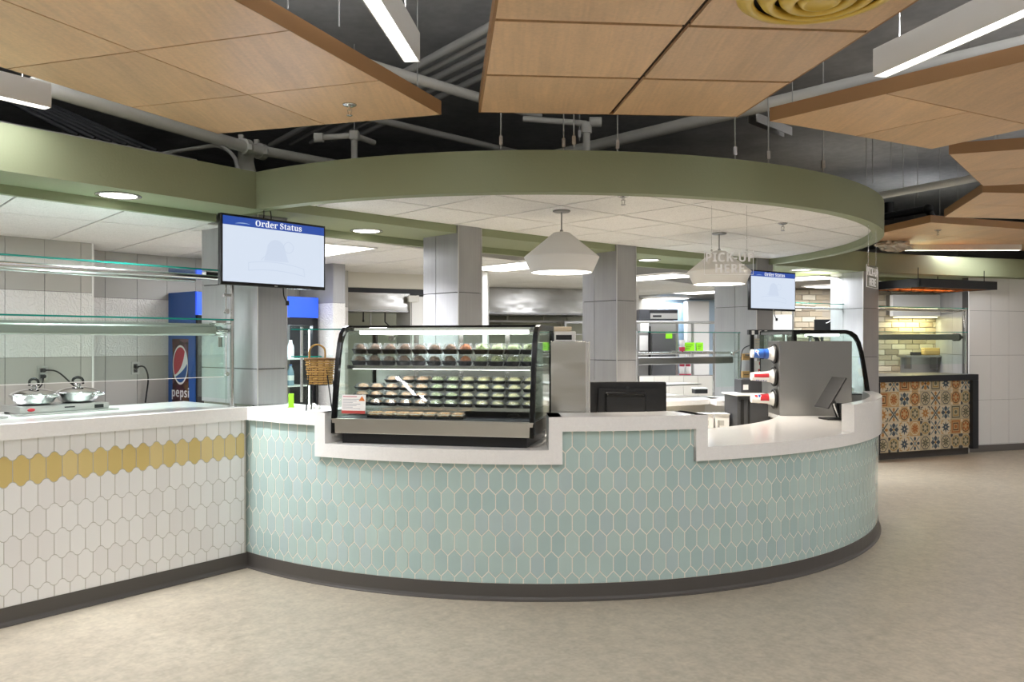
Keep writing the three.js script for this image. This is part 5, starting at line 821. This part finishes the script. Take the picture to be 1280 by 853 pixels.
/* ---------- right wall and brick niche ---------- */
const RW = [6.165, 10.82], RH = 73;
{
  const j = [1238.8, 1261, 1283].map(p => along(p, RW, RH)), st = j[1] - j[0], js = [...j]; for (let k = 1; k < 8; k++) js.push(j[2] + st * k);
  const g = tiledWall('wall_right_tiled', 'white stacked tile wall beside the patterned tile counter', RW, RH, 0, 3.6, js, [[.1, M.white], [.70, M.white], [1.306, M.white], [1.91, M.white], [2.5, M.white]], 2.5, .12);
  part('corner_strip', bb(-.012, .002, 0, 2.5, -.012, .003), M.whiteGloss, g);
  const b = struct('baseboard_right', bb(0, 3.6, 0, .09, 0, .012), mat(0x6b6661, .5)); b.position.set(RW[0], 0, -RW[1]); b.rotation.y = R(90 - RH);
  const s = structGroup('wall_niche_side', RW, 14, 'grey panelled side wall of the brick niche'); part('core', bb(.12, 1.9, 0, LOWC + .05, .008, .14), joint, s);
  const L = along(1191, RW, 14), E = 1.85, rows = [.1, .7, 1.306, 1.91, LOWC]; for (let i = 0; i < 4; i++) for (const [a, c] of [[.02, L], [L, E]]) part('panel', bb(a + .003, c - .003, rows[i] + .003, rows[i + 1] - .003, -.004, .01), panelMat[i % 2], s);
}
{ // brick wall
  const D = 12.45, g = structGroup('wall_brick', [3.75, D], 90, 'tan brick wall at the back of the niche'); part('mortar', bb(0, 3.2, 0, LOWC, -.12, -.012), mat(0xa79d8c, .9), g);
  const ms = [0xbdb097, 0xa99b83, 0xcbc1ab, 0x978a75, 0xb3a68f].map(c => mat(c, .85)), bg = join(bx(.205, .076, .03, 0, 0, 0, .004)), hg = join(bx(.098, .076, .03, 0, 0, 0, .004));
  for (let r = 0; r < 16; r++) for (let c = 0; c < 16; c++) { const half = r % 2, x = .1 + c * .214 + (half ? .107 : 0); if (x > 3.1) continue; const px = PX + FPX * (3.75 + x) / D; if (px > 1032 && px < 1092) continue; const o = mk('brick', bg, ms[Math.floor(rnd() * 5)], g); o.position.set(x, LOWC - .045 - r * .085, -.008 + rr(-.003, .003)); }
}
{ // niche equipment
  const D = 12.2, g = thing('exhaust_hood', 'pale steel hood glowing yellow-green below, inside the brick niche', 'hood', [PXX(1116, D), D], 90), w = PXX(1178, D) - PXX(1116, D); part('face', bb(0, w, HY(396, D), HY(369, D), -.1, .0, .004), M.white, g); part('canopy', bb(.0, w, HY(394, D), HY(369, D), -.22, -.1), M.steelDark, g);
  const lg = part('lamp_strip', bb(.1, w - .05, HY(398, D), HY(396.2, D), -.2, -.04), new THREE.MeshStandardMaterial({ color: 0xffffff, emissive: 0xf2f0c0, emissiveIntensity: .8 }), g, 'yellow-green lamp strip');
  const l = new THREE.RectAreaLight(0xf4f1b4, 20, w - .2, .14); l.position.set(w / 2, HY(398, D) - .01, -.12); l.rotation.x = -Math.PI / 2; g.add(l);
  const s = thing('niche_shelf', 'steel shelf with a backsplash below the niche hood', 'shelf', [PXX(1133, D), D], 90), sw = PXX(1178, D) - PXX(1133, D); part('board', bb(-.05, sw, HY(447, D), HY(445, D), -.2, .08), M.steel, s); part('backsplash', bb(.0, sw, .9, HY(447, D), -.2, -.17), M.steel, s); part('bracket', [bb(.05, .07, HY(462, D), HY(447, D), -.17, .02), bb(sw - .1, sw - .08, HY(462, D), HY(447, D), -.17, .02)], M.steelDark, s);
  const b = thing('countdown_timer', 'small black timer box on the niche shelf', 'timer', [PXX(1139, D), D - .02, HY(445, D)], 90); part('body', bb(0, .145, 0, .05, -.06, 0, .004), M.black, b); part('display', bb(.02, .12, .012, .038, 0, .002), M.charcoal, b);
  const p = thing('paper_bag_stack', 'tan folded paper bag lying on the niche shelf', 'paper bag', [PXX(1166, D), D, HY(445, D)], 88); part('bag', bx(.26, .09, .12, 0, .046, -.06, .03), mat(0xcaa864, .8), p); part('fold', bx(.28, .03, .1, .02, .1, -.07, .012), mat(0xd6b878, .8), p);
}
{ // patterned tile counter
  const O = [4.52, 9.97], h = 68.6, L = along(1220, O, h), g = thing('patterned_tile_counter', 'dark framed counter front covered in patterned ornamental tiles below the brick niche', 'counter', O, h), dk = mat(0x22252c, .35);
  part('core', bb(.02, L - .02, .1, 1.0, -.6, -.02), joint, g); part('top', bb(-.06, L, .985, HI1, -.65, .04, .004), dk, g, 'dark speckled stone top'); part('side_frame', bb(L - .105, L, .085, .985, -.02, .04, .004), dk, g); part('side_frame', bb(-.06, .03, .085, .985, -.02, .04, .004), dk, g); part('toe_kick', bb(0, L - .02, 0, .095, -.5, -.1), M.base, g);
  const pal = [['#e4dcc8', '#c08a4a', '#5c6a74', '#3d444c'], ['#d9b98a', '#b86e34', '#6b4a30', '#efe6d2'], ['#e9e2d0', '#3f5266', '#8fa0a8', '#c59a5a'], ['#cfc6ae', '#6a6a58', '#b99a58', '#49505a']];
  const art = []; for (let k = 0; k < 12; k++) art.push(canvasTex(96, 96, (c, W) => {
    const q = pal[k % 4], m = W / 2; c.fillStyle = q[0]; c.fillRect(0, 0, W, W); c.translate(m, m); c.lineWidth = 5;
    const rot = (n, f) => { for (let i = 0; i < n; i++) { c.save(); c.rotate(i * 2 * Math.PI / n); f(); c.restore(); } };
    if (k % 6 === 0) { rot(4, () => { c.fillStyle = q[1]; c.beginPath(); c.moveTo(0, 0); c.lineTo(16, 30); c.lineTo(0, 44); c.lineTo(-16, 30); c.fill(); }); rot(4, () => { c.rotate(.785); c.fillStyle = q[2]; c.beginPath(); c.ellipse(0, 34, 7, 16, 0, 0, 7); c.fill(); }); c.fillStyle = q[3]; c.beginPath(); c.arc(0, 0, 8, 0, 7); c.fill(); }
    if (k % 6 === 1) { c.strokeStyle = q[3]; c.beginPath(); for (let i = 0; i < 8; i++) c.lineTo(42 * Math.cos(i * .785 + .39), 42 * Math.sin(i * .785 + .39)); c.closePath(); c.stroke(); rot(8, () => { c.fillStyle = q[1]; c.beginPath(); c.ellipse(0, 18, 5, 14, 0, 0, 7); c.fill(); }); }
    if (k % 6 === 2) { rot(8, () => { c.fillStyle = q[1]; c.beginPath(); c.moveTo(0, 4); c.lineTo(8, 14); c.lineTo(0, 40); c.lineTo(-8, 14); c.fill(); }); rot(4, () => { c.rotate(.785); c.fillStyle = q[3]; for (let i = 0; i < 3; i++) { c.beginPath(); c.arc(-10 + i * 10, 54 - Math.abs(i - 1) * 6, 5, 0, 7); c.fill(); } }); }
    if (k % 6 === 3) { c.strokeStyle = q[1]; c.lineWidth = 8; c.strokeRect(-36, -36, 72, 72); c.strokeStyle = q[2]; c.strokeRect(-22, -22, 44, 44); c.fillStyle = q[1]; c.beginPath(); c.arc(0, 0, 12, 0, 7); c.fill(); }
    if (k % 6 === 4) { rot(4, () => { c.strokeStyle = q[2]; c.lineWidth = 9; c.rotate(.785); c.beginPath(); c.moveTo(0, 0); c.lineTo(0, 60); c.stroke(); }); rot(4, () => { c.fillStyle = q[1]; c.beginPath(); c.ellipse(0, 32, 10, 12, 0, 0, 7); c.fill(); }); c.strokeStyle = q[3]; c.lineWidth = 4; c.beginPath(); c.arc(0, 0, 18, 0, 7); c.stroke(); }
    if (k % 6 === 5) { c.strokeStyle = q[2]; c.lineWidth = 6; c.beginPath(); c.arc(0, 0, 36, 0, 7); c.stroke(); rot(6, () => { c.fillStyle = q[1]; c.beginPath(); c.arc(0, 22, 9, 0, 7); c.fill(); }); rot(4, () => { c.rotate(.785); c.fillStyle = q[3]; c.beginPath(); c.arc(0, 60, 14, 0, 7); c.fill(); }); }
  }));
  const am = art.map(t => mat(0xe6dfd2, .4, 0, { map: t })), tw = .178, tg = new THREE.BoxGeometry(tw - .003, .187, .012), n = Math.floor((L - .13) / tw), x0 = .03, ph = [0, 1, 2, 3];
  for (let r = 0; r < 5; r++) for (let c = 0; c < Math.ceil((L - .135) / tw); c++) { const xa = x0 + c * tw, xb = Math.min(xa + tw, L - .105), ya = .1 + r * .19, yb = Math.min(ya + .19, .985); if (xb - xa < .03) continue; const gg = (xb - xa > tw - .001 && yb - ya > .189) ? tg : (() => { const b = new THREE.BoxGeometry(xb - xa - .003, yb - ya - .003, .012), u = b.attributes.uv; for (let i = 0; i < u.count; i++) u.setXY(i, u.getX(i) * (xb - xa) / tw, u.getY(i) * (yb - ya) / .19); return b; })(); const o = mk('tile', gg, am[Math.floor(rnd() * 12)], g); o.position.set((xa + xb) / 2, (ya + yb) / 2, -.014); }
  const s = thing('sneeze_guard', 'two tier glass sneeze guard on the patterned tile counter', 'sneeze guard', O, h), b = L - .1, a = -.1;
  part('upper_shelf', bb(a, b, 1.925, 1.934, -.4, -.04), M.glass, s); part('upper_edge', bb(a, b, 1.925, 1.934, -.04, -.035), M.glassEdge, s, 'teal glass edge'); part('lower_shelf', bb(a, b, 1.612, 1.62, -.4, -.04), M.glass, s); part('lower_edge', bb(a, b, 1.612, 1.62, -.04, -.035), M.glassEdge, s, 'teal glass edge'); part('front_pane', bb(a, b - .02, 1.2, 1.6, -.05, -.044), M.glass, s); part('rail', [bb(a, b - .04, 1.885, 1.912, -.12, -.06, .008)], M.chrome2, s); part('heat_bar', bb(a, b - .12, 1.515, 1.588, -.2, -.06, .014), M.steelDark, s, 'dark steel heat bar'); for (const x of [a + .12, b]) part('post', [cy(.014, .014, 1.94 - HI1, x, (1.94 + HI1) / 2, -.07, 14)], M.chrome2, s); part('end_cap', [cy(.05, .05, .08, b - .1, 1.55, -.13, 18, 'x'), cy(.02, .02, .08, b - .03, 1.55, -.13, 12, 'x')], M.charcoal, s); part('clamp', [bx(.04, .02, .05, b - .04, 1.91, -.07, .004), rod([b - .05, 1.9, -.07], [b - .05, 1.68, -.05], .007), rod([a + .17, 1.9, -.07], [a + .17, 1.68, -.05], .007), rod([a + .17, 1.56, -.07], [a + .15, 1.3, -.05], .007)], M.chrome2, s);
}
{ // hanging black canopy with a slatted wooden underside
  const O = [4.77, 9.4], h = 66, w = 1.36, d = .85, y0 = 2.135, y1 = 2.235, g = thing('black_canopy', 'black rectangular canopy with lit orange wood slats underneath, over the patterned tile counter', 'canopy', O, h), dk = mat(0x25272c, .4);
  part('frame', [bb(0, w, y0, y1, -.03, 0), bb(0, w, y0, y1, -d, -d + .03), bb(0, .03, y0, y1, -d, 0), bb(w - .03, w, y0, y1, -d, 0)], dk, g, 'black frame'); part('top_plate', bb(.02, w - .02, y1 - .02, y1 - .008, -d + .02, -.02), mat(0xb07434, .6), g);
  for (let i = 0; i < 7; i++) part('slat', bb(.06 + i * (w - .14) / 6, .08 + i * (w - .14) / 6, y0 + .004, y0 + .05, -d + .03, -.03), mat(0x8a5424, .6), g); for (let i = 0; i < 4; i++) part('slat', bb(.03, w - .03, y0 + .002, y0 + .03, -.16 - i * .18, -.14 - i * .18), mat(0x8a5424, .6), g);
  part('lamp', bb(.2, w - .2, y1 - .034, y1 - .024, -.5, -.36), new THREE.MeshStandardMaterial({ color: 0xffffff, emissive: 0xffb060, emissiveIntensity: 1.2 }), g); const l = new THREE.RectAreaLight(0xffb870, 9, w - .4, .13); l.position.set(w / 2, y1 - .036, -.43); l.rotation.x = -Math.PI / 2; g.add(l);
  for (const [x, z] of [[.1, -.1], [w - .1, -.1], [.1, -d + .1], [w - .1, -d + .1]]) part('hanger', rod([x, y1 - .01, z], [x, SOF0 + .02, z], .005, 6), M.black, g);
}
/* things seen between the last two columns */
{
  const O = [3.35, 9.62], h = 62, s = thing('sneeze_guard', 'thin glass shelf on a steel rail between the last two grey columns', 'sneeze guard', O, h), a = along(990, O, h), b = along(1073, O, h); part('top_glass', bb(a, b, 1.955, 1.963, -.35, 0), M.glass, s); part('glass_edge', bb(a, b, 1.955, 1.963, 0, .005), M.glassEdge, s, 'teal glass edge'); part('rail', cy(.013, .013, b - a, (a + b) / 2, 1.90, -.03, 12, 'x'), M.chrome2, s); for (const x of [a + .05, b]) part('post', cy(.013, .013, 1.05, x, 1.44, -.03, 12), M.chrome2, s); part('clamp', [cy(.016, .016, .03, b - .12, 1.76, 0, 12, 'z'), rod([b - .02, 1.78, 0], [b - .2, 1.74, 0], .006)], M.chrome2, s); part('counter_top', bb(a - .1, b - .02, .88, .92, -.5, .15), M.quartz, s); part('counter_body', bb(a - .1, b - .02, 0, .88, -.48, .1), M.white, s);
  const D = 10.4, m = thing('black_monitor', 'small black monitor in front of the brick wall between two columns', 'monitor', [PXX(1018, D), D, .92], 92); part('screen', bb(0, .21, HY(414, D) - .92, HY(400, D) - .92, -.02, 0, .006), M.black, m); part('stand', [bb(.09, .12, .005, HY(414, D) - .9, -.03, -.01), bb(.03, .18, 0, .01, -.1, .05)], M.black, m); part('arm', rod([.15, HY(405, D) - .92, .004], [.2, HY(402, D) - .92, .03], .006), M.chrome2, m);
  struct('wall_white_tile', bb(PXX(962, 11.9), PXX(992, 11.9), 0, HY(394, 11.9), -12.0, -11.9), M.white, 'low white tiled wall beside the brick');
}
/* ---------- menu screens ---------- */
const statusArt = canvasTex(1024, 580, (c, W, H) => {
  c.fillStyle = '#d9e4f4'; c.fillRect(0, 0, W, H); c.fillStyle = '#2b4fa6'; c.fillRect(0, 0, W, 78); c.fillStyle = '#9db4dd'; c.beginPath(); c.moveTo(110, 62); c.quadraticCurveTo(180, 34, 262, 58); c.quadraticCurveTo(190, 52, 110, 62); c.fill();
  c.fillStyle = '#ffffff'; c.font = 'bold 74px serif'; c.textAlign = 'center'; c.fillText('Order Status', W * .53, 63);
  c.strokeStyle = '#cbd8ec'; c.fillStyle = '#cfdbee'; c.lineWidth = 6; c.beginPath(); c.moveTo(240, 400); c.quadraticCurveTo(W / 2, 350, 800, 420); c.lineTo(810, 490); c.quadraticCurveTo(W / 2, 430, 240, 470); c.closePath(); c.stroke(); c.beginPath(); c.arc(W / 2, 260, 90, Math.PI, 0); c.lineTo(640, 370); c.lineTo(390, 370); c.closePath(); c.fill(); c.beginPath(); c.arc(640, 230, 50, 0, 7); c.stroke(); c.beginPath(); c.moveTo(360, 370); c.lineTo(440, 290); c.stroke();
});
function screen(label, X, D, heading, y0, w, h, arm) {
  const g = thing('menu_screen', label, 'screen', [X, D, y0], heading, 'order status screens'); part('bezel', bb(0, w, 0, h, -.035, 0, .004), M.blackGloss, g); const q = new THREE.PlaneGeometry(w - .026, h - .036); q.translate(w / 2, h / 2 + .004, .0012); part('display', q, new THREE.MeshStandardMaterial({ color: 0x000000, emissive: 0xffffff, emissiveMap: statusArt, emissiveIntensity: .7, roughness: .3 }), g, 'lit display reading Order Status', true);
  part('rear_housing', bb(w * .15, w * .85, h * .15, h * .75, -.07, -.034, .01), M.black, g); part('wall_mount', [bx(.05, .05, arm, w * .6, h * .55, -.06 - arm / 2), bx(.2, .2, .012, w * .6, h * .55, -.066)], M.black, g); part('maker_badge', bb(w / 2 - .012, w / 2 + .012, .006, .012, 0, .0015), M.chrome2, g);
  part('cable', tube([[w * .42, h * .7, -.07], [w * .46, h + .05, -.09], [w * .48, h + .12, -.12]], .004, 6), M.rubber, g); part('cable', tube([[w * .5, h * .7, -.07], [w * .52, h + .04, -.08], [w * .53, h + .11, -.12]], .004, 6), M.rubber, g); part('cable', [tube([[w * .62, .05, -.06], [w * .63, -.05, -.06], [w * .65, -.09, -.05]], .004, 6), cy(.012, .012, .03, w * .655, -.095, -.05, 10)], M.rubber, g, 'short black cable with a plug');
  const l = new THREE.RectAreaLight(0xd9e4f8, .7, w - .05, h - .06); l.position.set(w / 2, h / 2, .006); l.rotation.y = Math.PI; g.add(l);
}
screen('large menu screen reading Order Status mounted on the grey column over the counter corner', -1.777, 4.9, 39.8, 1.846, .78, .44, .2);
screen('smaller-looking menu screen reading Order Status on the column behind the clear pick-up sign', 2.585, 8.72, 54.5, 1.838, .81, .44, .12);
/* ---------- acrylic pick-up signs ---------- */
const font = await new FontLoader().loadAsync('fonts/droid/droid_sans_bold.typeface.json');
const frost = new THREE.MeshPhysicalMaterial({ color: 0xffffff, roughness: .8 });
function pickupSign(label, X, D, heading, y0, top) {
  const g = thing('pickup_sign', label, 'sign', [X, D, y0], heading, 'clear pick-up signs'), w = .33, h = .165; part('plate', bb(0, w, 0, h, -.004, 0), M.clear, g, 'clear acrylic plate'); part('plate_edge', [bb(0, .003, 0, h, -.004, .0005), bb(w - .003, w, 0, h, -.004, .0005), bb(0, w, 0, .003, -.004, .0005)], frost, g);
  const line = (t, s, cx, y) => { const a = new TextGeometry(t, { font, size: s, depth: .0015, curveSegments: 4, bevelEnabled: false }); a.computeBoundingBox(); const b = a.boundingBox; a.translate(cx - (b.max.x + b.min.x) / 2, y, .0004); return a; };
  part('lettering', [line('PICK-UP', .062, w * .52, .088), line('HERE', .06, w * .52, .012)], frost, g, 'frosted white lettering PICK-UP HERE');
  for (const x of [.05, w - .045]) part('wire', [rod([x, h - .006, -.002], [x, top - y0, -.002], .0012, 5), new THREE.TorusGeometry(.006, .0015, 6, 12).translate(x, h, -.002)], M.chrome2, g);
}
pickupSign('clear hanging sign reading PICK-UP HERE, facing the hall in front of a white pendant', 1.297, 5.42, 92, 1.947, ROUNDC);
pickupSign('clear hanging sign seen nearly edge-on beside the column near the brick niche', 2.58, 5.84, 37, 1.895, SOF0);
renderer.render(scene, camera);
